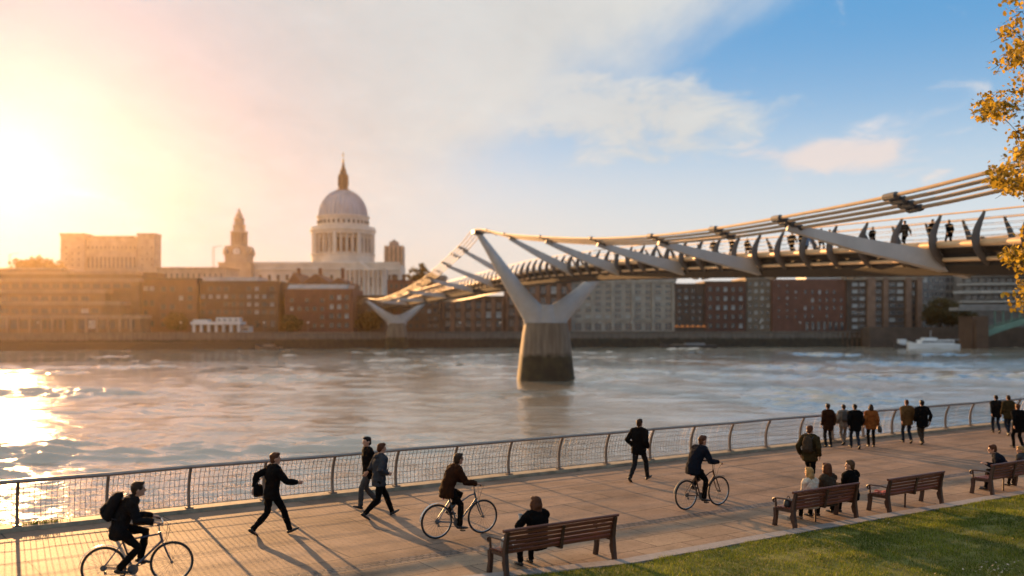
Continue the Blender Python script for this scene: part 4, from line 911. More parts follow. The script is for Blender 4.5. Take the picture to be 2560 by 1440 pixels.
p0, p1 = ground(1268, 1449), ground(1541, 1402)
s0, o0 = so(p0); s1, o1 = so(p1); print('bench1', s0, o0, s1, o1)
B[1] = dict(s=(s0+s1)/2, o=min((o0+o1)/2, 8.62), L=2.44, k=1.0)
p0, p1 = ground(1988, 1322), ground(2143, 1299); s0, o0 = so(p0); s1, o1 = so(p1); print('bench2', s0, o0, s1, o1)
B[2] = dict(s=(s0+s1)/2, o=(o0+o1)/2-.05, L=2.12, k=.95)
p0, p1 = ground(2223, 1285), ground(2357, 1262); s0, o0 = so(p0); s1, o1 = so(p1); print('bench3', s0, o0, s1, o1)
B[3] = dict(s=(s0+s1)/2, o=(o0+o1)/2-.05, L=2.12, k=.95)
p0 = ground(2483, 1241); s0, o0 = so(p0); print('bench4', s0, o0)
B[4] = dict(s=s0+1.0, o=o0-.05, L=2.12, k=.95)
LB = {1: 'nearest wooden bench with one person in black sitting at its left half', 2: 'wooden bench with three people sitting on it side by side', 3: 'empty wooden slatted bench between two occupied benches', 4: 'wooden bench cut off by the right edge with a leaning man on its end'}
for i in B: b = B[i]; bench(LB[i], b['s'], b['o'], b['L'], b['k'])
def on_bench(i, along, across, z=0): b = B[i]; return W(b['s']+along, b['o']-across, z)
# things left on the benches
M_bag = mat('bag_canvas', (.30, .29, .28), .7, var=.3, scale=12); M_paper = mat('paper', (.62, .58, .54), .6, var=.2, scale=15); M_rede = mat('cloth_red', (.38, .08, .05), .7, var=.3, scale=10); M_black = mat('bag_black', (.02, .02, .022), .5, var=.3, scale=10)
def soft(mb, c, sz, M=None): 
    n = 8; prof = [(.6, -.5), (.95, -.42), (1, -.1), (.92, .25), (.7, .45), (.35, .5)]; vs = []
    for (r, z) in prof:
        for i in range(16):
            a = 2*math.pi*i/16; x = math.copysign(abs(math.cos(a))**.6, math.cos(a))*r*sz[0]/2; y = math.copysign(abs(math.sin(a))**.6, math.sin(a))*r*sz[1]/2; v = V((x, y, z*sz[2])); vs.append((M @ v if M else v)+V(c))
    m = len(prof); fs = [(i*16+j, i*16+(j+1) % 16, (i+1)*16+(j+1) % 16, (i+1)*16+j) for i in range(m-1) for j in range(16)]+[tuple(range(15, -1, -1)), tuple((m-1)*16+j for j in range(16))]
    mb.add(vs, fs)
def bagthing(label, pos, rz, sz, m, name='bag'):
    t = thing(name, label, 'bag'); mb = MB(); soft(mb, (0, 0, sz[2]/2), sz); mb.build('body', m, t, smooth=2)
    mb = MB(); mb.loft([(sz[0]*.25*math.cos(a), 0, sz[2]*.9+sz[2]*.45*math.sin(a)) for a in [math.pi*i/8 for i in range(9)]], .008, 6); mb.build('handle', M_black, t, smooth=True); place(t, pos, rz); return t
bagthing('small grey shoulder bag on the left end of the nearest bench', on_bench(1, -1.0, .22, .445), HEAD, (.20, .16, .20), M_bag)
bagthing('black bag at the left end of the bench with three people', on_bench(2, -.93, .2, .425), HEAD, (.18, .15, .17), M_black)
def cup(label, pos):
    t = thing('paper_cup', label, 'cup'); mb = MB(); mb.lathe((0, 0, 0), [(.028, 0), (.038, .09)], 16); mb.build('body', M_paper, t, smooth=True); mb = MB(); mb.lathe((0, 0, .09), [(.041, 0), (.041, .008), (.034, .014)], 16); mb.build('lid', M_bag, t, smooth=True); place(t, pos)
cup('pale paper cup standing beside the grey bag on the nearest bench', on_bench(1, -.95, .40, .445))
def cloth_(label, pos, m, sz):
    mb = MB(); vs = []; fs = []; n = 12
    for i in range(n+1):
        for j in range(n+1):
            x, y = (i/n-.5)*sz[0], (j/n-.5)*sz[1]; vs.append((x, y, .012+sz[2]*abs(noise.noise(V((x*9+pos.x, y*9, pos.y))))+.01*(1-abs(2*i/n-1))))
    for i in range(n):
        for j in range(n): a = i*(n+1)+j; fs.append((a, a+1, a+n+2, a+n+1))
    b0 = len(vs); vs += [(-.5*sz[0], -.5*sz[1], 0), (.5*sz[0], -.5*sz[1], 0), (.5*sz[0], .5*sz[1], 0), (-.5*sz[0], .5*sz[1], 0)]; fs.append((b0, b0+1, b0+2, b0+3))
    mb.add(vs, fs); o = mb.build('folded_cloth', m, smooth=2); tag(o, label, 'cloth'); place(o, pos, HEAD)
cloth_('crumpled red cloth on the left end of the empty bench', on_bench(3, -.84, .28, .42), M_rede, (.22, .3, .07))
cloth_('crumpled newspaper lying on the left end of the nearest bench', on_bench(1, -.86, .24, .446), M_paper, (.16, .3, .03))
# ================================================================== bicycles (local: +Y forward, X right)
M_tyre = mat('tyre_rubber', (.018, .017, .016), .7, var=.2, scale=20); M_rim = mat('wheel_rim', (.34, .33, .32), .3, .9, var=.1); M_chrome = mat('bike_chrome', (.5, .5, .5), .25, .9, var=.1)
M_saddle = mat('saddle_leather', (.02, .016, .014), .5)
def cyc(pts, n=12):
    return pts
def bicycle(label, pos, heading, frame_col, curved=False, guard=False, R_=.345, light=False, crank=-62):
    m = mat('bike_frame_'+label.split()[0], frame_col, .35, .5, var=.1, scale=8)
    t = thing('bicycle', label, 'bicycle', group='bicycles being ridden along the promenade')
    ra, fa, bb = V((0, -.44, R_)), V((0, .60, R_)), V((0, 0, .285)); st = V((0, -.17, .80)); hb = V((0, .455, .70)); ht = V((0, .41, .86))
    for ax, nm in ((ra, 'rear'), (fa, 'front')):
        rim = MB(); rim.loft([ax+V((0, math.cos(a)*(R_-.035), math.sin(a)*(R_-.035))) for a in [2*math.pi*i/40 for i in range(40)]], (.012, .010), 6, side=(1, 0, 0), closed=True); w = rim.build('wheel', M_rim, t, smooth=True)
        ty = MB(); ty.loft([ax+V((0, math.cos(a)*(R_-.02), math.sin(a)*(R_-.02))) for a in [2*math.pi*i/44 for i in range(44)]], .021, 8, side=(1, 0, 0), closed=True); ty.build('tyre', M_tyre, w, smooth=True)
        sp = MB()
        for i in range(28):
            a = 2*math.pi*i/28; off = .35*(1 if i % 4 < 2 else -1); sx = .028*(1 if i % 2 else -1)
            sp.loft([ax+V((sx, math.cos(a+off)*.022, math.sin(a+off)*.022)), ax+V((0, math.cos(a)*(R_-.04), math.sin(a)*(R_-.04)))], .0017, 3)
        sp.build('spokes', M_rib, w); hu = MB(); hu.loft([ax-V((.05, 0, 0)), ax-V((.03, 0, 0)), ax+V((.03, 0, 0)), ax+V((.05, 0, 0))], [.02, .024, .024, .02], 10)
        if nm == 'rear':
            for q in range(5): hu.loft([ax+V((.034+q*.004, 0, 0)), ax+V((.036+q*.004, 0, 0))], .052-.007*q, 14)
        hu.build('hub', M_rib, w, smooth=True)
    fr = MB()
    if curved:
        fr.loft([hb.lerp(ht, .75), V((0, .30, .80)), V((0, .12, .70)), V((0, -.08, .62)), V((0, -.125, .60))], .015, 8); fr.loft([hb.lerp(ht, .1), V((0, .32, .56)), V((0, .14, .38)), bb], .018, 8)
    else:
        fr.loft([hb.lerp(ht, .8), V((0, -.155, .755))], .015, 8); fr.loft([hb.lerp(ht, .1), bb], .019, 8)
    fr.loft([bb, st], .016, 8); fr.loft([hb-(ht-hb)*.1, ht], .021, 8)
    for s_ in (-1, 1):
        fr.loft([bb+V((s_*.02, -.02, 0)), ra+V((s_*.055, 0, 0))], .009, 6); fr.loft([V((s_*.015, -.15, .74)), ra+V((s_*.055, 0, 0))], .008, 6)
    fr.build('frame', m, t, smooth=True)
    fk = MB(); cr_ = hb+V((0, .012, -.04)); fk.bar(cr_-V((.06, 0, 0)), cr_+V((.06, 0, 0)), .03, .04)
    for s_ in (-1, 1): fk.loft([cr_+V((s_*.055, 0, 0)), cr_.lerp(fa, .6)+V((s_*.055, -.005, 0)), fa+V((s_*.055, 0, 0))], [.015, .013, .009], 8)
    fk.build('fork', m, t, smooth=True)
    h_ = MB(); top = V((0, .40, .985)); h_.loft([ht, top], .013, 8); h_.loft([top, top+V((0, .06, .015))], .014, 8)
    for s_ in (-1, 1): h_.loft([top+V((0, .06, .015)), top+V((s_*.10, .06, .04)), top+V((s_*.20, .045, .055)), top+V((s_*.31, -.02, .05))], .011, 8)
    h_.build('handlebar', M_chrome, t, smooth=True)
    for s_ in (-1, 1): g = MB(); g.loft([top+V((s_*.22, .036, .056)), top+V((s_*.32, -.026, .05))], .017, 8); g.loft([top+V((s_*.20, .06, .05)), top+V((s_*.29, .05, .035))], .005, 5); g.build('grip', M_tyre, t, smooth=True)
    cb = MB(); cb.loft([top+V((.18, .06, .05)), top+V((.12, .17, .02)), top+V((.03, .16, -.12)), hb+V((.01, .06, .0)), cr_+V((.02, .02, 0))], .003, 4); cb.loft([top+V((-.18, .06, .05)), top+V((-.1, .15, -.02)), hb+V((-.01, .05, .03)), hb.lerp(bb, .3)], .003, 4); cb.build('cables', M_tyre, t)
    sd_ = MB(); sd_.loft([st, V((0, -.185, .855))], .012, 8); sd_.loft([V((0, -.33, .875)), V((0, -.28, .885)), V((0, -.18, .875)), V((0, -.06, .875)), V((0, -.02, .865))], [(.05, .02), (.078, .03), (.055, .026), (.022, .02), (.012, .012)], 10, side=(1, 0, 0)); sd_.build('saddle', M_saddle, t, smooth=True)
    ck = MB(); ck.loft([bb+V((.038, 0, 0)), bb+V((.042, 0, 0))], .085, 20); ck.loft([bb-V((.06, 0, 0)), bb+V((.06, 0, 0))], .02, 8)
    ca_ = R(crank); pd = V((0, math.cos(ca_), math.sin(ca_)))*.165
    for s_, d in ((1, pd), (-1, -pd)):
        ck.bar(bb+V((s_*.06, 0, 0)), bb+V((s_*.075, 0, 0))+d, .02, .02)
    ck.build('crankset', M_rib, t)
    for s_, d in ((1, pd), (-1, -pd)): p_ = MB(); p_.box(bb+V((s_*.125, 0, 0))+d, (.09, .08, .022)); p_.build('pedal', M_tyre, t)
    ch = MB(); ch.bar(bb+V((.04, 0, .082)), ra+V((.04, 0, .05)), .006, .01); ch.bar(bb+V((.04, 0, -.082)), ra+V((.04, .02, -.09)), .006, .01); ch.loft([ra+V((.04, .02, -.05)), ra+V((.04, .03, -.10))], .022, 8); ch.build('chain', M_rib, t)
    if guard:
        for ax, a0, a1 in ((ra, 50, 175), (fa, 60, 150)) if guard == 2 else ((ra, 48, 178),):
            g = MB(); g.loft([ax+V((0, math.cos(R(a))*(R_+.022), math.sin(R(a))*(R_+.022))) for a in range(a0, a1, 8)], (.030, .005), 6, side=(1, 0, 0)); g.build('mudguard', M_chrome if guard == 1 else M_rib, t, smooth=True)
    if light:
        g = MB(); g.ball((0, -.29, .80), (.025, .02, .03), 8, 6); g.build('rear_light', mat('reflector_red', (.4, .03, .02), .3), t, smooth=True)
    place(t, pos, heading-math.pi/2)
    return dict(t=t, pos=V(pos), hd=heading, pedR=bb+V((.125, 0, 0))+pd, pedL=bb+V((-.125, 0, 0))-pd, gripR=top+V((.275, .005, .055)), gripL=top+V((-.275, .005, .055)))
def bike_pose(rx_, ry, fx, fy):      # from the ground contacts of the two wheels
    a, b = ground(rx_, ry), ground(fx, fy); d = (b-a); hd = math.atan2(d.y, d.x); u = d.normalized(); mid = (a+b)/2
    return mid-V((u.x, u.y, 0))*.08, hd
b1p, b1h = bike_pose(250, 1474, 438, 1456); b2p, b2h = bike_pose(1093, 1347, 1205, 1333); b3p, b3h = bike_pose(1714, 1275, 1798, 1263)
BK = [bicycle('dark blue diamond-frame bicycle under the rider with the backpack at far left', b1p, b1h, (.05, .065, .10), False, 1, light=True, crank=-160),
      bicycle('slate curved-frame bicycle with a shiny rear mudguard ridden just left of the nearest bench', b2p, b2h, (.09, .12, .14), True, 1, light=True),
      bicycle('brown curved-frame bicycle ridden left of the bench with three people', b3p, b3h, (.10, .05, .03), True, 2, light=True)]
# ================================================================== people
M_skin = mat('skin', (.42, .22, .14), .55, var=.1, scale=20, spec=.35)
def cloth(name, c, rough=.85): return mat('cloth_'+name, c, .95, var=.28, scale=14, bump=.25, spec=.05)
C_ = {k: cloth(k, v) for k, v in dict(black=(.005, .0045, .0045), charcoal=(.009, .008, .008), brown=(.028, .010, .005), denim=(.034, .036, .042), jeans=(.014, .019, .03), grey=(.055, .052, .05), navy=(.007, .009, .015),
     olive=(.035, .024, .010), tan=(.11, .055, .020), orange=(.20, .06, .015), cream=(.52, .42, .32), pale=(.18, .14, .11), blueshirt=(.16, .22, .32), darkgrey=(.016, .015, .015), taupe=(.045, .032, .022)).items()}
HR = {k: mat('hair_'+k, v, .55, var=.35, scale=40, spec=.15, stretch=(4, 4, .5)) for k, v in dict(dark=(.010, .006, .004), brown=(.030, .014, .007), auburn=(.075, .024, .009), blond=(.34, .19, .07), grey=(.15, .13, .11), light=(.07, .035, .016)).items()}
M_shoe = mat('shoe_leather', (.015, .011, .009), .5, var=.3, scale=10)
M_eye = mat('eye_dark', (.03, .02, .015), .2)
bake_scene = bpy.data.scenes.new('bake')
def bake_dg():
    with bpy.context.temp_override(scene=bake_scene, view_layer=bake_scene.view_layers[0]):
        return bpy.context.evaluated_depsgraph_get()
def bake(mb, vox, name, m, parent, sm=3, fold=0.0, seed=0):
    me = bpy.data.meshes.new('tmp'); me.from_pydata([tuple(v) for v in mb.v], [], mb.f); bm = bmesh.new(); bm.from_mesh(me); bmesh.ops.recalc_face_normals(bm, faces=bm.faces); bm.to_mesh(me); bm.free()
    o = bpy.data.objects.new('tmp', me); bake_scene.collection.objects.link(o)
    q = o.modifiers.new('r', 'REMESH'); q.mode = 'VOXEL'; q.voxel_size = vox; q.adaptivity = 0
    if sm: s = o.modifiers.new('s', 'SMOOTH'); s.factor = .5; s.iterations = sm
    dg = bake_dg(); e = o.evaluated_get(dg); nm = bpy.data.meshes.new_from_object(e); bpy.data.objects.remove(o); bpy.data.meshes.remove(me)
    if fold:
        cos = [v.co.copy() for v in nm.vertices]; nors = [V(n_.vector) for n_ in nm.vertex_normals]; flat = []
        for p, n_ in zip(cos, nors):
            a = noise.noise(V((p.x*9+seed, p.y*9, p.z*13)))+.5*noise.noise(V((p.x*22, p.y*22+seed, p.z*16))); flat.extend(p+n_*(fold*a))
        nm.vertices.foreach_set('co', flat)
    nm.name = name; nm.materials.clear(); nm.materials.append(m); nm.shade_smooth()
    return link(name, nm, parent)
def ik(a, b, l1, l2, pole):
    d = b-a; n = d.length; n2 = min(n, (l1+l2)*.998); u = d.normalized(); b2 = a+u*n2
    x = (l1*l1-l2*l2+n2*n2)/(2*n2); h = math.sqrt(max(0, l1*l1-x*x)); p = pole-u*pole.dot(u); p.normalize()
    return a+u*x+p*h, b2
def human(label, pos, rz, Ht=1.75, pelvis=(0, 0, .91), lean=3, lean2=None, ankles=None, wrists=None, head=(0, 0), top='black', legs='black', hair='brown', hairstyle='short', coat=.06, hood=False, wide=1.0,
          absolute=False, curl=.5, vox=.011, twist=0, group=None, knees_out=.0, elbow=(0, -1, -.15), shoes=None, sleeve=None, scarf=None, name='person', simple=False, poles=None, hw=1.0):
    k = Ht/1.75; S = (lambda v: V(v)) if absolute else (lambda v: V(v)*k)
    t = thing(name, label, 'person', group=group)
    P_ = S(pelvis); lean2 = lean if lean2 is None else lean2
    d1 = V((0, math.sin(R(lean)), math.cos(R(lean)))); d2 = V((0, math.sin(R(lean2)), math.cos(R(lean2))))
    tw = Matrix.Rotation(R(twist), 3, 'Z'); sx = tw @ V((1, 0, 0)); mid = P_+d1*.25*k; nb = mid+d2*.26*k; shc = mid+d2*.195*k
    hdir = (d2*.55+V((0, .02, .5))).normalized()
    hp = Matrix.Rotation(R(head[0]), 3, 'Z') @ Matrix.Rotation(R(head[1]), 3, 'X'); hc = nb+hdir*.165*k+V((0, .012*k, 0))
    ank = [S(a[:3]) for a in ankles]; wr = [S(w) for w in wrists]
    hips = [P_+V((-.09*k, 0, -.0)), P_+V((.09*k, 0, 0))]; sh = [shc-sx*.172*k*wide, shc+sx*.172*k*wide]
    joints = []; 
    for i in (0, 1):
        s_ = -1 if i == 0 else 1
        kn, an = ik(hips[i], ank[i], .43*k, .425*k, V((s_*(.12+knees_out), 1, .15))); ank[i] = an
        ep = V((s_*.45, elbow[1], elbow[2])) if poles is None else V(poles[i]); eb, w_ = ik(sh[i], wr[i], .285*k, .255*k, ep); wr[i] = w_; joints.append((kn, an, eb, w_))
    def torso(mb, g, bottom=-.10, up=.50, flare=0):
        secs = [(bottom, .158+flare, .105+flare), (-.02, .163+flare*.5, .112), (.10, .150, .102), (.22, .158, .110), (.33, .172, .115), (.40, .170, .105), (.455, .125, .082), (.49, .068, .060), (up, .055, .055)]
        pts = []; rad = []
        for (z, a, b) in secs:
            p = P_+d1*z*k if z < .25 else mid+d2*(z-.25)*k
            if z < 0: p = P_+V((0, 0, z*k))
            pts.append(p); rad.append(((a*wide+g)*k, (b+g)*k))
        mb.loft(pts, rad, 20, side=sx); mb.ball(pts[0], (rad[0][0], rad[0][1], .05*k), 16, 8)
        for s_ in (0, 1): mb.ball(sh[s_]+V((0, 0, -.01*k)), (.062+g)*k, 12, 8)
        mb.loft([sh[0]+d2*.02*k, shc+d2*.035*k, sh[1]+d2*.02*k], [(.055+g)*k, (.075+g)*k, (.055+g)*k], 10)
    # body: one continuous surface from head to feet with hands
    bd = MB(); torso(bd, -.012); bd.loft([nb-hdir*.05*k, nb+hdir*.03*k, hc-hdir*.05*k], [.058*k, .053*k, .055*k], 12)
    H3 = hp.to_3x3(); hk = k*hw
    bd.ball(hc+V((0, 0, .012*k)), (.074*hk, .093*hk, .100*hk), 20, 14, H3); bd.ball(hc+H3 @ V((0, .026*hk, -.052*hk)), (.054*hk, .062*hk, .062*hk), 14, 10, H3)
    bd.loft([hc+H3 @ V((0, .086*hk, .018*hk)), hc+H3 @ V((0, .104*hk, -.012*hk)), hc+H3 @ V((0, .112*hk, -.026*hk)), hc+H3 @ V((0, .088*hk, -.034*hk))], [.007*hk, .010*hk, .014*hk, .010*hk], 8)
    bd.ball(hc+H3 @ V((0, .078*hk, -.088*hk)), (.022*hk, .018*hk, .016*hk), 8, 6, H3); bd.ball(hc+H3 @ V((0, .086*hk, -.055*hk)), (.024*hk, .010*hk, .007*hk), 8, 6, H3)
    for s_ in (-1, 1): bd.ball(hc+H3 @ V((s_*.076*hk, -.004*hk, -.012*hk)), (.010*hk, .018*hk, .030*hk), 8, 6, H3); bd.ball(hc+H3 @ V((s_*.032*hk, .080*hk, .028*hk)), (.022*hk, .010*hk, .008*hk), 8, 6, H3)
    for i in (0, 1):
        kn, an, eb, w_ = joints[i]; s_ = -1 if i == 0 else 1
        bd.loft([hips[i], hips[i].lerp(kn, .5), kn, kn.lerp(an, .35), an], [.078*k, .066*k, .050*k, .052*k, .036*k], 12); bd.loft([sh[i], sh[i].lerp(eb, .5), eb, eb.lerp(w_, .3), w_], [.050*k, .043*k, .037*k, .038*k, .026*k], 12)
        # hand
        f = (w_-eb).normalized(); side_ = f.cross(V((0, 0, 1)))
        if side_.length < .3: side_ = V((0, -s_, 0)) if abs(f.z) > .9 else side_
        side_.normalize(); palmn = f.cross(side_).normalized()
        if absolute: palmn = -V((0, 0, 1)); palmn = (palmn-f*palmn.dot(f)).normalized(); side_ = V((1, 0, 0)); side_ = (side_-f*side_.dot(f)).normalized()
        else: palmn = V((-s_, 0, 0)); palmn = (palmn-f*palmn.dot(f)).normalized(); side_ = f.cross(palmn).normalized()
        pc = w_+f*.045*k; bd.loft([w_, pc, w_+f*.088*k], [(.026*k, .020*k), (.040*k, .017*k), (.042*k, .013*k)], 12, side=side_)
        fl = [.070, .080, .075, .058]
        for q in range(4):
            b_ = w_+f*.082*k+side_*((q-1.5)*.021*k); L3 = fl[q]*k; dirv = f; p = b_; pts = [p-f*.02*k]; 
            for seg in range(3):
                c = curl*(.55 if seg == 0 else .75); dirv = (dirv*math.cos(c)+palmn*math.sin(c)).normalized(); f_l = L3*(.45, .32, .23)[seg]; pts.append(p); p = p+dirv*f_l
            pts.append(p); bd.loft(pts, [.0090*k, .0092*k, .0085*k, .0080*k, .0062*k], 8)
        ts = side_*(1 if (side_.y > 0) else -1)
        tb = w_+f*.028*k+ts*.026*k; bd.loft([tb, tb+(f*.6+ts*.6+palmn*.3).normalized()*.035*k, tb+(f*.9+ts*.35+palmn*.5).normalized()*.062*k], [.013*k, .011*k, .008*k], 8)
        an_f = ankles[i][3] if len(ankles[i]) > 3 else 0; fd = V((s_*.10, math.cos(R(an_f)), math.sin(R(an_f)))).normalized()
        bd.loft([an-fd*.03*k-V((0, 0, .04*k)), an+fd*.04*k-V((0, 0, .04*k)), an+fd*.13*k-V((0, 0, .05*k))], [(.03*k, .03*k), (.036*k, .028*k), (.032*k, .018*k)], 10)
    bake(bd, vox*.72, 'body', M_skin, t, 1)
    if not simple:
        ey = MB(); [ey.ball(hc+H3 @ V((s_*.031*hk, .082*hk, .012*hk)), .0095*hk, 8, 6) for s_ in (-1, 1)]; ey.build('eyes', M_eye, t, smooth=2)
    # trousers
    tr = MB(); tr.ball(P_+V((0, -.005, -.03*k)), (.165*k, .118*k, .12*k), 16, 10)
    for i in (0, 1):
        kn, an, _, _ = joints[i]; tr.loft([hips[i]+V((0, 0, .03*k)), hips[i].lerp(kn, .25), hips[i].lerp(kn, .6), kn, kn.lerp(an, .4), kn.lerp(an, .8), kn.lerp(an, 1.02)], [.094*k, .092*k, .078*k, .066*k, .064*k, .056*k, .058*k], 14)
    bake(tr, vox, 'trousers', C_[legs], t, 2, .010, sum(map(ord, label)) % 17)
    # jacket
    jk = MB(); torso(jk, .034, -.08-coat, .475, .004+coat*.05)
    for i in (0, 1):
        kn, an, eb, w_ = joints[i]; jk.loft([sh[i], sh[i].lerp(eb, .4), eb+V((0, -.006, -.004))*k, eb.lerp(w_, .4), eb.lerp(w_, .85), eb.lerp(w_, .97)], [.084*k, .078*k, .070*k, .067*k, .055*k, .054*k], 14)
    if coat > .2:
        for i in (0, 1): jk.loft([P_+V(((-.05, .05)[i]*k, 0, 0)), hips[i].lerp(joints[i][0], coat*1.9)], [(.14*k, .11*k), (.12*k, .11*k)], 12)
    jk.loft([nb-d2*.06*k, nb+d2*.012*k], [(.090*k, .080*k), (.070*k, .066*k)], 14)
    bake(jk, vox, 'jacket', C_[top], t, 2, .015, sum(map(ord, label)) % 13)
    if hood: h_ = MB(); h_.loft([nb+V((-.10, -.02, -.01))*k, nb+V((-.075, -.085, .0))*k, nb+V((0, -.115, -.01))*k, nb+V((.075, -.085, .0))*k, nb+V((.10, -.02, -.01))*k], [.03*k, .045*k, .052*k, .045*k, .03*k], 10); bake(h_, vox, 'hood', C_[hood], t, 2, .006)
    if scarf: h_ = MB(); h_.loft([nb+V((math.cos(a)*.072, math.sin(a)*.07, .005))*k for a in [2*math.pi*i/14 for i in range(14)]], .03*k, 8, closed=True); bake(h_, vox, 'scarf', C_[scarf], t, 1, .008)
    # hair
    ha = MB()
    if hairstyle == 'cap': ha.ball(hc+H3 @ V((0, -.006, .045))*hk, (.082*hk, .098*hk, .072*hk), 18, 10, H3)
    else:
        ha.ball(hc+H3 @ V((0, -.014*hk, .032*hk)), (.084*hk, .095*hk, .092*hk), 20, 12, H3); ha.ball(hc+H3 @ V((0, -.045*hk, -.02*hk)), (.070*hk, .058*hk, .075*hk), 14, 8, H3); ha.ball(hc+H3 @ V((0, .035*hk, .085*hk)), (.066*hk, .06*hk, .035*hk), 12, 8, H3)
    if hairstyle in ('long', 'bob'):
        L_ = .20 if hairstyle == 'long' else .10; w2 = .075
        ha.loft([hc+H3 @ V((0, -.04*hk, .02*hk)), hc+H3 @ V((0, -.055*hk, -.07*hk)), hc+H3 @ V((0, -.065*hk, -(.09+L_*.5)*hk)), hc+H3 @ V((0, -.06*hk, -(.09+L_)*hk))], [(.085*hk, .065*hk), (.095*hk, .062*hk), (.090*hk, .048*hk), (.06*hk, .03*hk)], 14, side=H3 @ V((1, 0, 0)))
        for s_ in (-1, 1): ha.loft([hc+H3 @ V((s_*.065*hk, 0, .05*hk)), hc+H3 @ V((s_*.085*hk, -.002*hk, -.04*hk)), hc+H3 @ V((s_*.078*hk, -.02*hk, -.12*hk))], [.03*hk, .032*hk, .02*hk], 8)
    bake(ha, vox*.8, 'hair', HR[hair] if hair in HR else C_[hair], t, 1, .014, sum(map(ord, label)) % 11)
    # shoes
    for i in (0, 1):
        kn, an, _, _ = joints[i]; s_ = -1 if i == 0 else 1; a_ = R(ankles[i][3] if len(ankles[i]) > 3 else 0); fd = V((s_*.12, math.cos(a_), math.sin(a_))).normalized(); ud = V((0, -math.sin(a_), math.cos(a_)))
        sb = MB(); c0 = an-ud*.048*k
        sb.loft([c0-fd*.075*k, c0-fd*.05*k, c0+fd*.03*k, c0+fd*.11*k, c0+fd*.17*k, c0+fd*.195*k], [(.020*k, .018*k), (.036*k, .032*k), (.041*k, .034*k), (.048*k, .026*k), (.036*k, .018*k), (.012*k, .010*k)], 12, side=fd.cross(ud))
        sb.loft([an+V((0, 0, .02*k)), c0], [.044*k, .042*k], 10); bake(sb, vox*.7, 'shoe', shoes or M_shoe, t, 2)
    place(t, pos, rz-math.pi/2)
    return dict(t=t, k=k, pos=V(pos), rz=rz-math.pi/2, mid=mid, d1=d1, d2=d2, P=P_, joints=joints, lean=(lean+lean2)/2, nb=nb)
def backpack(h, label, col, sz=(.30, .17, .44)):
    M = Matrix.Translation(h['pos']) @ Matrix.Rotation(h['rz'], 4, 'Z'); k = h['k']; t = thing('backpack', label, 'backpack'); m = C_[col]
    mb = MB(); n = 8; w, d, hh = [q*k for q in sz]
    mb.loft([(0, -.02, -hh*.5), (0, -.01, -hh*.42), (0, -.02, -.1*k), (0, -.012, hh*.2), (0, .01, hh*.42), (0, .035, hh*.5)], [(w*.36, d*.36), (w*.48, d*.5), (w*.5, d*.52), (w*.47, d*.46), (w*.38, d*.34), (w*.2, d*.14)], 18, side=(1, 0, 0)); bake(mb, .012, 'body', m, t, 2, .005)
    mb = MB(); mb.loft([(0, -d*.48, -hh*.38), (0, -d*.56, -hh*.25), (0, -d*.50, hh*.0)], [(w*.30, .03*k), (w*.36, .045*k), (w*.30, .025*k)], 14, side=(1, 0, 0)); bake(mb, .012, 'pocket', m, t, 2, .003)
    for s_ in (-1, 1):
        mb = MB(); mb.loft([(s_*.09*k, .05*k, hh*.36), (s_*.115*k, .10*k, hh*.50), (s_*.13*k, .20*k, hh*.50), (s_*.13*k, .30*k, hh*.32), (s_*.135*k, .315*k, 0), (s_*.16*k, .20*k, -hh*.30), (s_*.13*k, .06*k, -hh*.36)], (.022*k, .008*k), 6, side=(1, 0, 0)); mb.build('strap', M_black, t, smooth=True)
    mb = MB(); mb.loft([(-.03*k, .03*k, hh*.5), (-.02*k, .03*k, hh*.58), (.02*k, .03*k, hh*.58), (.03*k, .03*k, hh*.5)], .008*k, 6); mb.build('handle', M_black, t, smooth=True)
    c = h['mid']+h['d2']*.04*k-V((0, math.cos(R(h['lean'])), -math.sin(R(h['lean']))))*(.118*k+d*.42)
    t.matrix_world = M @ Matrix.Translation(c) @ Matrix.Rotation(R(-h['lean']), 4, 'X'); return t
def walk(st=.34, f=1, lift=.10, arms=.2, narrow=.07):
    # f = 1: left foot leads
    fr, re = (st, .095, 16), (-st*1.02, .085+lift, -38)
    a = [(-narrow, fr[0], fr[1], fr[2]), (narrow, re[0], re[1], re[2])] if f > 0 else [(-narrow, re[0], re[1], re[2]), (narrow, fr[0], fr[1], fr[2])]
    w = [(-.25, -arms*f, .86+.03*abs(f)), (.25, arms*f, .87)]
    return dict(ankles=a, wrists=w, pelvis=(0, 0, .915-st*st*.38))
def stand(w=.09, dy=.04, wr=None): return dict(ankles=[(-w, dy, .085), (w, -dy, .085)], wrists=wr or [(-.26, .05, .86), (.26, .03, .86)], pelvis=(0, 0, .925))
def ride(bk, **kw):
    a = [tuple(bk['pedL']+V((.02, -.035, .095)))+(-14,), tuple(bk['pedR']+V((-.02, -.05, .105)))+(-8,)]
    gl, gr = bk['gripL'], bk['gripR']
    w = [tuple(gl+V((.0, -.085, .035))), tuple(gr+V((.0, -.085, .035)))]
    d = dict(pelvis=(0, -.22, .968), ankles=a, wrists=w, absolute=True, curl=.95, elbow=(0, -.5, -1), lean=24, lean2=34, head=(0, -12)); d.update(kw)
    return human(pos=bk['pos'], rz=bk['hd'], **d)
u = HEAD
h1 = ride(BK[0], label='cyclist in dark hooded jacket with a backpack riding at the lower left', Ht=1.78, top='charcoal', legs='black', hair='brown', hood='darkgrey', vox=.010, hw=1.06, head=(4, 0), lean=20, lean2=34)
backpack(h1, 'full dark backpack worn by the cyclist at the lower left', 'charcoal', (.33, .21, .47))
h2 = ride(BK[1], label='cyclist in rust-brown jacket riding a bicycle just behind the nearest bench', Ht=1.68, top='brown', legs='black', hair='brown', vox=.010, wide=1.08, lean=22, lean2=30, head=(10, 0), hw=1.06)
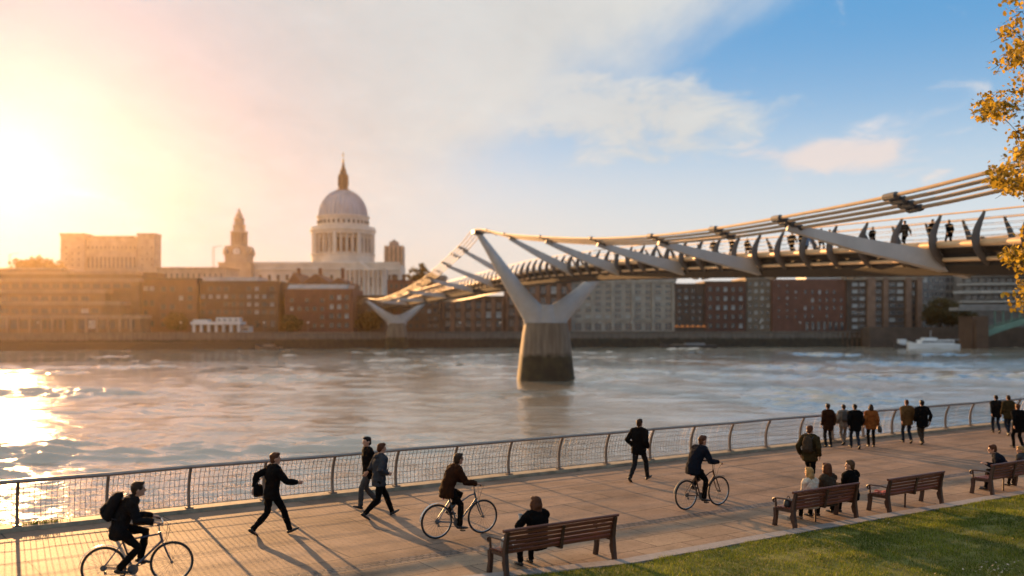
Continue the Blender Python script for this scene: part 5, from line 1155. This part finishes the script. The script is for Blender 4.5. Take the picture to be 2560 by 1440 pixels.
h3 = ride(BK[2], label='cyclist in dark navy jacket riding left of the bench with three people', Ht=1.72, top='navy', legs='black', hair='auburn', vox=.010, wide=1.05, lean=22, lean2=34, head=(0, 0), hw=1.05)
def gp(px, py): return ground(px, py)
w = walk(.36, -1, .07); w['wrists'] = [(-.24, -.27, .95), (.22, .46, 1.05)]
P2 = human('man in dark jacket striding alone with his right arm stretched forward', gp(679, 1338), u+R(4), 1.76, lean=6, head=(-8, 0), top='black', legs='black', hair='auburn', coat=.03, vox=.010, wide=1.06, curl=.35, hw=1.05, **w)
t = thing('shoulder_bag', 'dark bag swinging behind the striding man', 'bag'); mb = MB(); soft(mb, (0, 0, 0), (.10, .20, .26)); mb.build('body', C_['black'], t, smooth=2); mb = MB(); mb.loft([(0, -.06, .10), (.02, .0, .20), (.05, .10, .30)], .010, 6); mb.build('strap', M_black, t); place(t, P2['pos']+Matrix.Rotation(P2['rz'], 3, 'Z') @ V((-.20, -.20, .90)), P2['rz'])
w = walk(.22, 1, .05, .12); w['wrists'] = [(-.24, .10, .90), (.24, -.10, .87)]
human('man in long black jacket and grey trousers walking left along the railing', gp(922, 1271), u+math.pi-R(8), 1.73, lean=3, head=(6, 0), top='black', legs='grey', hair='dark', coat=.07, vox=.010, wide=1.05, **w)
w = walk(.37, 1, .06, .1); w['wrists'] = [(-.20, .18, 1.02), (.20, .12, 1.0)]
human('man in grey denim jacket striding right beside the man in the long black jacket', gp(947, 1294), u+R(2), 1.74, lean=5, head=(-6, 0), top='denim', legs='black', hair='auburn', coat=.05, hood='denim', vox=.010, **w)
w = walk(.33, -1, .05, .1); w['wrists'] = [(-.23, .07, .93), (.23, .07, .93)]
human('man in puffy black jacket walking with hands at his pockets near mid railing', gp(1597, 1203), u+R(18), 1.78, lean=3, top='black', legs='darkgrey', hair='brown', coat=.04, wide=1.12, vox=.011, **w)
w = walk(.30, 1, .04, .06); w['wrists'] = [(-.26, .02, .88), (.27, .0, .86)]
h9 = human('man in olive jacket with backpack walking behind the bench with three people', gp(2024, 1219), u+R(22), 1.70, lean=2, head=(-12, 0), top='olive', legs='black', hair='auburn', hood='olive', coat=.06, wide=1.08, vox=.011, hw=1.05, **w)
backpack(h9, 'worn grey-brown backpack on the man in the olive jacket', 'taupe', (.28, .16, .42))
def walker(label, px, py, htpx, rz, top, legs, hair, st=.22, f=1, wide=1.1, coat=.06, **kw):
    p = gp(px, py); Ht = htpx*p.y/F*1.0; w = walk(st, f, .05, .10) if st > .1 else stand(); w.update({q: kw.pop(q) for q in ('wrists',) if q in kw}); return human(label, p, rz, Ht, top=top, legs=legs, hair=hair, wide=wide, coat=coat, vox=.013, **w, **kw)
GF = None
w13 = walker('man in dark brown coat standing first at the left of the group by the railing', 2071, 1117, 110, u+R(70), 'brown', 'darkgrey', 'brown', 0, coat=.16)
w14 = walker('person in pale trousers with a grey backpack second in the group by the railing', 2110, 1112, 104, u+R(55), 'pale', 'pale', 'brown', .16, -1)
backpack(w14, 'square grey backpack worn by the person in pale trousers', 'grey', (.30, .16, .42))
w15 = walker('man in bulky black jacket third in the group with legs apart', 2138, 1122, 116, u+R(55), 'black', 'jeans', 'dark', .24, 1, 1.2, .12)
w16 = walker('woman in orange and black jacket last at the right of the railing group', 2178, 1117, 108, u+R(50), 'orange', 'black', 'brown', .10, -1, 1.1, .10, hairstyle='bob')
t = thing('handbag', 'black handbag hanging at the side of the woman in orange', 'bag'); mb = MB(); soft(mb, (0, 0, 0), (.12, .30, .22)); mb.build('body', M_black, t, smooth=2); mb = MB(); mb.loft([(0, -.09, .08), (0, -.05, .22), (0, .05, .22), (0, .09, .08)], .01, 6); mb.build('strap', M_black, t); place(t, w16['pos']+V((.25, -.12, .62)), w16['rz'])
w17 = walker('person in tan jacket walking away in the pair by the railing', 2268, 1108, 112, u+R(60), 'tan', 'jeans', 'auburn', .18, 1, 1.15, .08)
w18 = walker('person in black coat walking away beside the tan jacket', 2306, 1111, 114, u+R(60), 'black', 'taupe', 'dark', .16, -1, 1.18, .14)
w19 = walker('person in black jacket walking at the railing near the right edge', 2491, 1083, 98, u+R(55), 'charcoal', 'jeans', 'dark', .15, 1, 1.15, .08)
w20 = walker('person in dark olive jacket walking beside the black jacket near the right edge', 2522, 1089, 104, u+R(55), 'olive', 'jeans', 'brown', .15, -1, 1.15, .08)
w21 = walker('auburn-haired person in black coat closest to the right edge', 2546, 1122, 116, u+R(65), 'black', 'black', 'auburn', .16, 1, 1.25, .18)
def sitter(label, i, along, Ht, top, hair, lean=8, legs='black', head=(0, 0), wr=None, across=.30, seat=None, turn=0, feet=None, **kw):
    k = Ht/1.75; b = B[i]; sz = (.43*b['k']+.014+.085*k); ft = feet or [(-.11, .60, .085), (.12, .56, .085)]
    return human(label, on_bench(i, along, across), HEAD+math.pi/2+R(turn), Ht, pelvis=(0, -.08, sz), absolute=True, ankles=[(a*k, -.08+(b_-.08)*k*.95, c*k) for (a, b_, c) in ft], wrists=[tuple(V(q)*k+V((0, -.08, 0))) for q in (wr or [(-.10, .36, .72), (.12, .38, .71)])],
                 lean=lean, head=head, top=top, legs=legs, hair=hair, **kw)
def px_along(i, px, across=.33):
    b = B[i]; best = min(range(-150, 151), key=lambda q: abs((lambda p: 1280+F*p.x/p.y)(W(b['s']+q/100, b['o']-across))-px)); return best/100
s6 = sitter('auburn-haired person in black coat sitting alone on the nearest bench', 1, px_along(1, 1336), 1.62, 'black', 'auburn', lean=6, hairstyle='bob', coat=.08, wide=1.16, vox=.010, wr=[(-.19, .24, .92), (.12, .36, .72)], hw=1.1, poles=[(-1, -.3, -.6), (.6, -1, -.2)], feet=[(-.14, .48, .085), (.15, .56, .085)])
cup('pale paper cup held up by the person sitting alone', s6['pos']+Matrix.Rotation(s6['rz'], 3, 'Z') @ (s6['joints'][0][3]+V((.0, .07, -.02))))
sitter('blond woman in cream coat sitting at the left of three on a bench', 2, px_along(2, 2020), 1.50, 'cream', 'blond', lean=8, hairstyle='bob', coat=.10, wide=1.18, vox=.011, hw=1.12, head=(6, 0), shoes=C_['pale'])
sitter('person with bushy auburn hair in grey-brown coat in the middle of three', 2, px_along(2, 2064), 1.58, 'taupe', 'auburn', lean=8, hairstyle='bob', coat=.10, wide=1.22, vox=.011, hw=1.18)
sitter('short-haired man in black jacket sitting at the right of three on a bench', 2, px_along(2, 2119), 1.60, 'black', 'light', lean=4, coat=.06, wide=1.2, vox=.011, hw=1.12, head=(28, 0))
sitter('bald-ish man in dark jacket leaning forward on the bench at the right edge', 4, px_along(4, 2502), 1.62, 'navy', 'auburn', lean=22, lean2=38, coat=.04, wide=1.15, vox=.011, wr=[(-.12, .46, .72), (.08, .48, .72)], turn=35, head=(12, -6), hw=1.1)
sitter('small fair-haired child in grey top sitting at the right edge', 4, px_along(4, 2549), 1.28, 'grey', 'blond', lean=10, coat=.04, wide=1.15, vox=.012, hw=1.25, head=(40, -4))
# people crossing the bridge: two figures shaped once, copied along the deck
def deck_pos(px, lat):
    best = min(range(460, 1300), key=lambda q: abs((lambda p: 1280+F*p.x/p.y)(bp_(q/10, lat, 1.62))-px)); return bp_(best/10, lat, 1.62)
bd_h = math.atan2(BD.y, BD.x)
pa = human('x', (0, 0, 0), 0, 1.75, top='black', legs='jeans', hair='dark', vox=.022, coat=.1, simple=True, **walk(.26, 1))['t']
pb = human('x', (0, 0, 0), 0, 1.72, top='taupe', legs='black', hair='brown', vox=.022, coat=.06, simple=True, **walk(.18, -1))['t']
pc_ = human('x', (0, 0, 0), 0, 1.70, top='blueshirt', legs='darkgrey', hair='light', vox=.022, coat=.03, simple=True, **walk(.22, -1))['t']
kids = {}
for c in COL.objects:
    if c.parent is not None: kids.setdefault(c.parent.name, []).append(c)
copy_tree.k = kids
spots = [(1340, pb, 'small walker on the bridge just right of the near pier arm', 0), (1424, pa, 'walker in dark clothes on the bridge below the lattice of cables', 1), (1588, pa, 'walker in a dark coat alone on the bridge above the pale gridded block', 0), (1783, pb, 'walker in brown first of three on the bridge above the charcoal block', 1),
         (1830, pa, 'walker in dark clothes second of three on the bridge between two ribs', 0), (1868, pa, 'walker in dark clothes third of three standing tallest on the bridge', 1), (1982, pb, 'walker at the left of the close group under the long strut', 0), (2003, pa, 'dark walker in the middle of the close group under the long strut', 1),
         (2018, pc_, 'walker in pale blue in the close group under the long strut', 0), (2052, pa, 'walker at the right of the close group under the long strut', 1), (2075, pb, 'last walker of the close group half hidden by the long strut', 0), (2182, pa, 'walker on the bridge above the right half of the long strut', 1),
         (2262, pb, 'walker in brown on the bridge left of the large cable clamp', 0), (2331, pa, 'walker beside the thick rib near the end of the strut', 1), (2372, pa, 'dark walker on the bridge right of the thick rib', 0)]
first = set()
for i, (px, src, lb, dr) in enumerate(spots):
    o = src if src.name not in first else copy_tree(src)
    if src.name not in first: first.add(src.name)
    o['label'] = lb; o['group'] = 'people walking on the footbridge'; place(o, deck_pos(px, (.7, -.2, -1.2)[i % 3]), bd_h-math.pi/2+(math.pi if dr else 0)+R(rg.uniform(-12, 12)))

bpy.data.scenes.remove(bake_scene)
# ================================================================== trees
def leafmat(name, a, b_, c_, tl=.4):
    m = bpy.data.materials.new(name); n, l = nodes_of(m); b = n['Principled BSDF']; gi = n.new('ShaderNodeNewGeometry'); cr = n.new('ShaderNodeValToRGB')
    cr.color_ramp.elements[0].color = (*a, 1); cr.color_ramp.elements[1].color = (*c_, 1); e = cr.color_ramp.elements.new(.5); e.color = (*b_, 1)
    l.new(gi.outputs['Random Per Island'], cr.inputs[0]); l.new(cr.outputs[0], b.inputs['Base Color']); b.inputs['Roughness'].default_value = .6
    tr = n.new('ShaderNodeBsdfTranslucent'); l.new(cr.outputs[0], tr.inputs['Color']); ms = n.new('ShaderNodeMixShader'); ms.inputs[0].default_value = tl
    l.new(b.outputs[0], ms.inputs[1]); l.new(tr.outputs[0], ms.inputs[2]); l.new(ms.outputs[0], n['Material Output'].inputs['Surface']); return m
ML_aut = leafmat('autumn_leaves', (.15, .105, .012), (.33, .22, .02), (.56, .38, .05), .6); ML_olv = leafmat('olive_leaves', (.045, .04, .012), (.09, .07, .015), (.15, .09, .02)); M_bark = mat('bark', (.09, .06, .04), .9, var=.4, scale=5, bump=.6)
def leaf_cluster(vs, fs, c, rad, n, size, r_):
    for _ in range(n):
        d = V((r_.gauss(0, 1), r_.gauss(0, 1), r_.gauss(0, .8))); d = d/max(d.length, .01)*rad*r_.random()**.5; p = c+d
        M = Matrix.Rotation(r_.random()*6.28, 3, 'Z') @ Matrix.Rotation(r_.uniform(-1.3, 1.3), 3, 'X') @ Matrix.Rotation(r_.uniform(-1, 1), 3, 'Y'); s = size*r_.uniform(.6, 1.25); b = len(vs)
        for q in ((0, -1, 0), (.62, -.35, .12), (.5, .45, .05), (0, 1, -.1), (-.5, .45, .05), (-.62, -.35, .12)): vs.append(p+M @ (V(q)*s))
        fs.append(tuple(range(b, b+6)))
def tree(name, label, base, h, tips, rad, nper, size, m, trunk_r, cat='tree', group=None, seed=1, fork=.35, bare=()):
    r_ = random.Random(seed); t = thing(name, label, cat, tuple(base), group=group); base = V(base)
    mb = MB(); top = base+V((0, 0, h*.85)); fk = base+V((0, 0, h*fork))
    tp = [base, base+V((0, 0, .3)), fk, fk.lerp(top, .35)+V((.12, .05, 0)), fk.lerp(top, .7)+V((-.08, .1, 0)), top]; tr_ = [trunk_r*1.5, trunk_r, trunk_r*.72, trunk_r*.5, trunk_r*.3, trunk_r*.1]
    mb.loft(tp, tr_, 10); mb.build('trunk', M_bark, t, smooth=True)
    nodes = [(tp[i].lerp(tp[i+1], q/4), tr_[i]*.55) for i in range(2, 5) for q in range(4)]
    mb = MB(); vs = []; fs = []
    allt = [(c, True) for c in tips]+[(c, False) for c in bare]
    allt.sort(key=lambda q: (V((q[0].x, q[0].y, 0))-V((base.x, base.y, 0))).length+.25*abs(q[0].z-fk.z))
    for c, leafy in allt:
        best = None; bd_ = 1e9
        for nd_, rr in nodes:
            if nd_.z > c.z+.5*rad+.4: continue
            d = (nd_-c).length+.02/max(rr, .004)*.1
            if d < bd_: bd_ = d; best = (nd_, rr)
        if best is None: best = nodes[0]
        s, rr = best; r1 = max(trunk_r*.022, rr*.62); ln = (c-s).length
        m1 = s.lerp(c, .5)+V((r_.gauss(0, .07), r_.gauss(0, .07), .10+r_.gauss(0, .05)))*ln
        mb.loft([s, m1, c], [r1, r1*.8, r1*.5], 5); nodes.append((m1, r1*.8)); nodes.append((c, r1*.55))
        if leafy:
            for _ in range(3):
                e = c+V((r_.uniform(-1, 1), r_.uniform(-1, 1), r_.uniform(-.8, .8)))*rad*.9; mb.loft([c.lerp(m1, .3), e], [trunk_r*.018, trunk_r*.008], 4)
            leaf_cluster(vs, fs, c, rad*r_.uniform(.7, 1.2), nper, size*r_.uniform(.75, 1.15), r_)
    mb.build('limbs', M_bark, t); q = MB(); q.v = vs; q.f = fs; q.build('crown', m, t, recalc=False); return t
# near autumn tree whose branches hang into the right side of the picture
r_ = random.Random(11); Yt = 15.0; tips = []
def edge_x(py):
    return interp([(-200, 2560), (0, 2535), (60, 2520), (120, 2510), (200, 2490), (270, 2450), (330, 2500), (400, 2480), (450, 2490), (500, 2545), (560, 2550), (590, 2530), (640, 2520), (700, 2548), (730, 2515), (760, 2530), (800, 2600)], py)
for _ in range(620):
    py = r_.uniform(-380, 770); e = edge_x(py); px = e-4+abs(r_.gauss(0, 1))*105; Y = Yt+r_.uniform(-1.4, 1.6)
    if 480 < py < 575 and px < 2640: continue
    if 690 < py and px < 2575 and r_.random() < .6: continue
    if noise.noise(V((px*.013, py*.016, Y*.5))) < -.04+.10*(px < 2560): continue
    tips.append(at(px, py, Y))
for _ in range(1500):
    d = V((r_.gauss(0, 1), r_.gauss(0, 1), r_.gauss(0, 1))).normalized()*r_.random()**.4; c = V((10.9+d.x*3.7, 15.2+d.y*3.6, 8.6+d.z*4.6))
    if 1280+F*c.x/c.y < 2640 or noise.noise(c*.75) < -.02: continue
    tips.append(c)
bare = []
for k in range(16):
    a = k*2.4; z = 4.2+k*.42; q = 1-abs(z-7)/9
    for f_ in (.3, .6, .9): bare.append(V((10.7+math.cos(a)*3.0*q*f_, 15.3+math.sin(a)*3.0*q*f_, z+f_*1.3)))
tree('autumn_tree', 'autumn tree with golden brown leaves reaching in from the right edge above the lawn', (10.6, 15.4, .1), 11, tips, .21, 30, .045, ML_aut, .26, seed=5, bare=bare)
# far trees
def round_tips(c, rx, rz, n, seed):
    r2 = random.Random(seed); out = []
    for _ in range(n):
        d = V((r2.gauss(0, 1), r2.gauss(0, 1), r2.gauss(0, 1))).normalized(); q = r2.random()**.35; out.append(V(c)+V((d.x*rx*q, d.y*rx*q, d.z*rz*q*(1 if d.z > 0 else .8))))
    return out
c = at(2352, 788, 325); tree('broadleaf_tree', 'round olive-brown autumn tree on the far quay beside the arch bridge', (c.x, c.y, BASE), 10.5, round_tips((c.x, c.y, c.z+.6), 6.3, 5.2, 140, 1), 1.3, 42, .42, ML_olv, .35, seed=2)
GT = 'trees along the far bank'
for i, (px, py, Y, rx, rz, lb) in enumerate(((2420, 800, 324, 4.2, 3.4, 'low olive shrubby tree between the round tree and the arch bridge'), (1052, 690, 380, 6, 4.5, 'dark green tree above the far end of the bridge deck'), (925, 800, 319, 3.5, 3.2, 'dark bushy tree on the quay left of the far bridge pier'),
        (868, 806, 318, 3.2, 3, 'small dark tree in front of the red brick block'), (440, 806, 304, 3.5, 3, 'small brown tree in front of the orange-brown brick block'), (730, 808, 312, 3, 2.8, 'small tree at the left corner of the red brick block'),
        (60, 668, 440, 7, 4.5, 'leafy tree crown on the skyline just below the sun'), (100, 664, 440, 6, 5, 'rounded tree crown on the skyline between the sun and the office block'), (135, 672, 440, 5, 4, 'tree crown on the skyline at the left foot of the office block'))):
    c = at(px, py, Y); tree('broadleaf_tree', lb, (c.x, c.y, BASE), max(5, c.z+rz*.5), round_tips(c, rx, rz, 70, 20+i), 1.1, 30, .42, ML_olv, .3, group=GT, seed=30+i)
# tuft of weeds on the coping at the left
wt = thing('weed_tuft', 'small tuft of weeds growing on the stone coping under the railing at left', 'plant', tuple(W(-11.8, -.2, .09))); vs = []; fs = []; r_ = random.Random(4)
for _ in range(240):
    p = W(-11.8+r_.gauss(0, .22), -.2+r_.uniform(-.08, .08), .088); a = r_.random()*6.28; h = r_.uniform(.03, .13); b = len(vs); vs += [p-V((math.cos(a), math.sin(a), 0))*.007, p+V((math.cos(a), math.sin(a), 0))*.007, p+V((r_.gauss(0, .03), r_.gauss(0, .03), h))]; fs.append((b, b+1, b+2))
q = MB(); q.v = vs; q.f = fs; q.build('leaves', mg, wt, recalc=False)
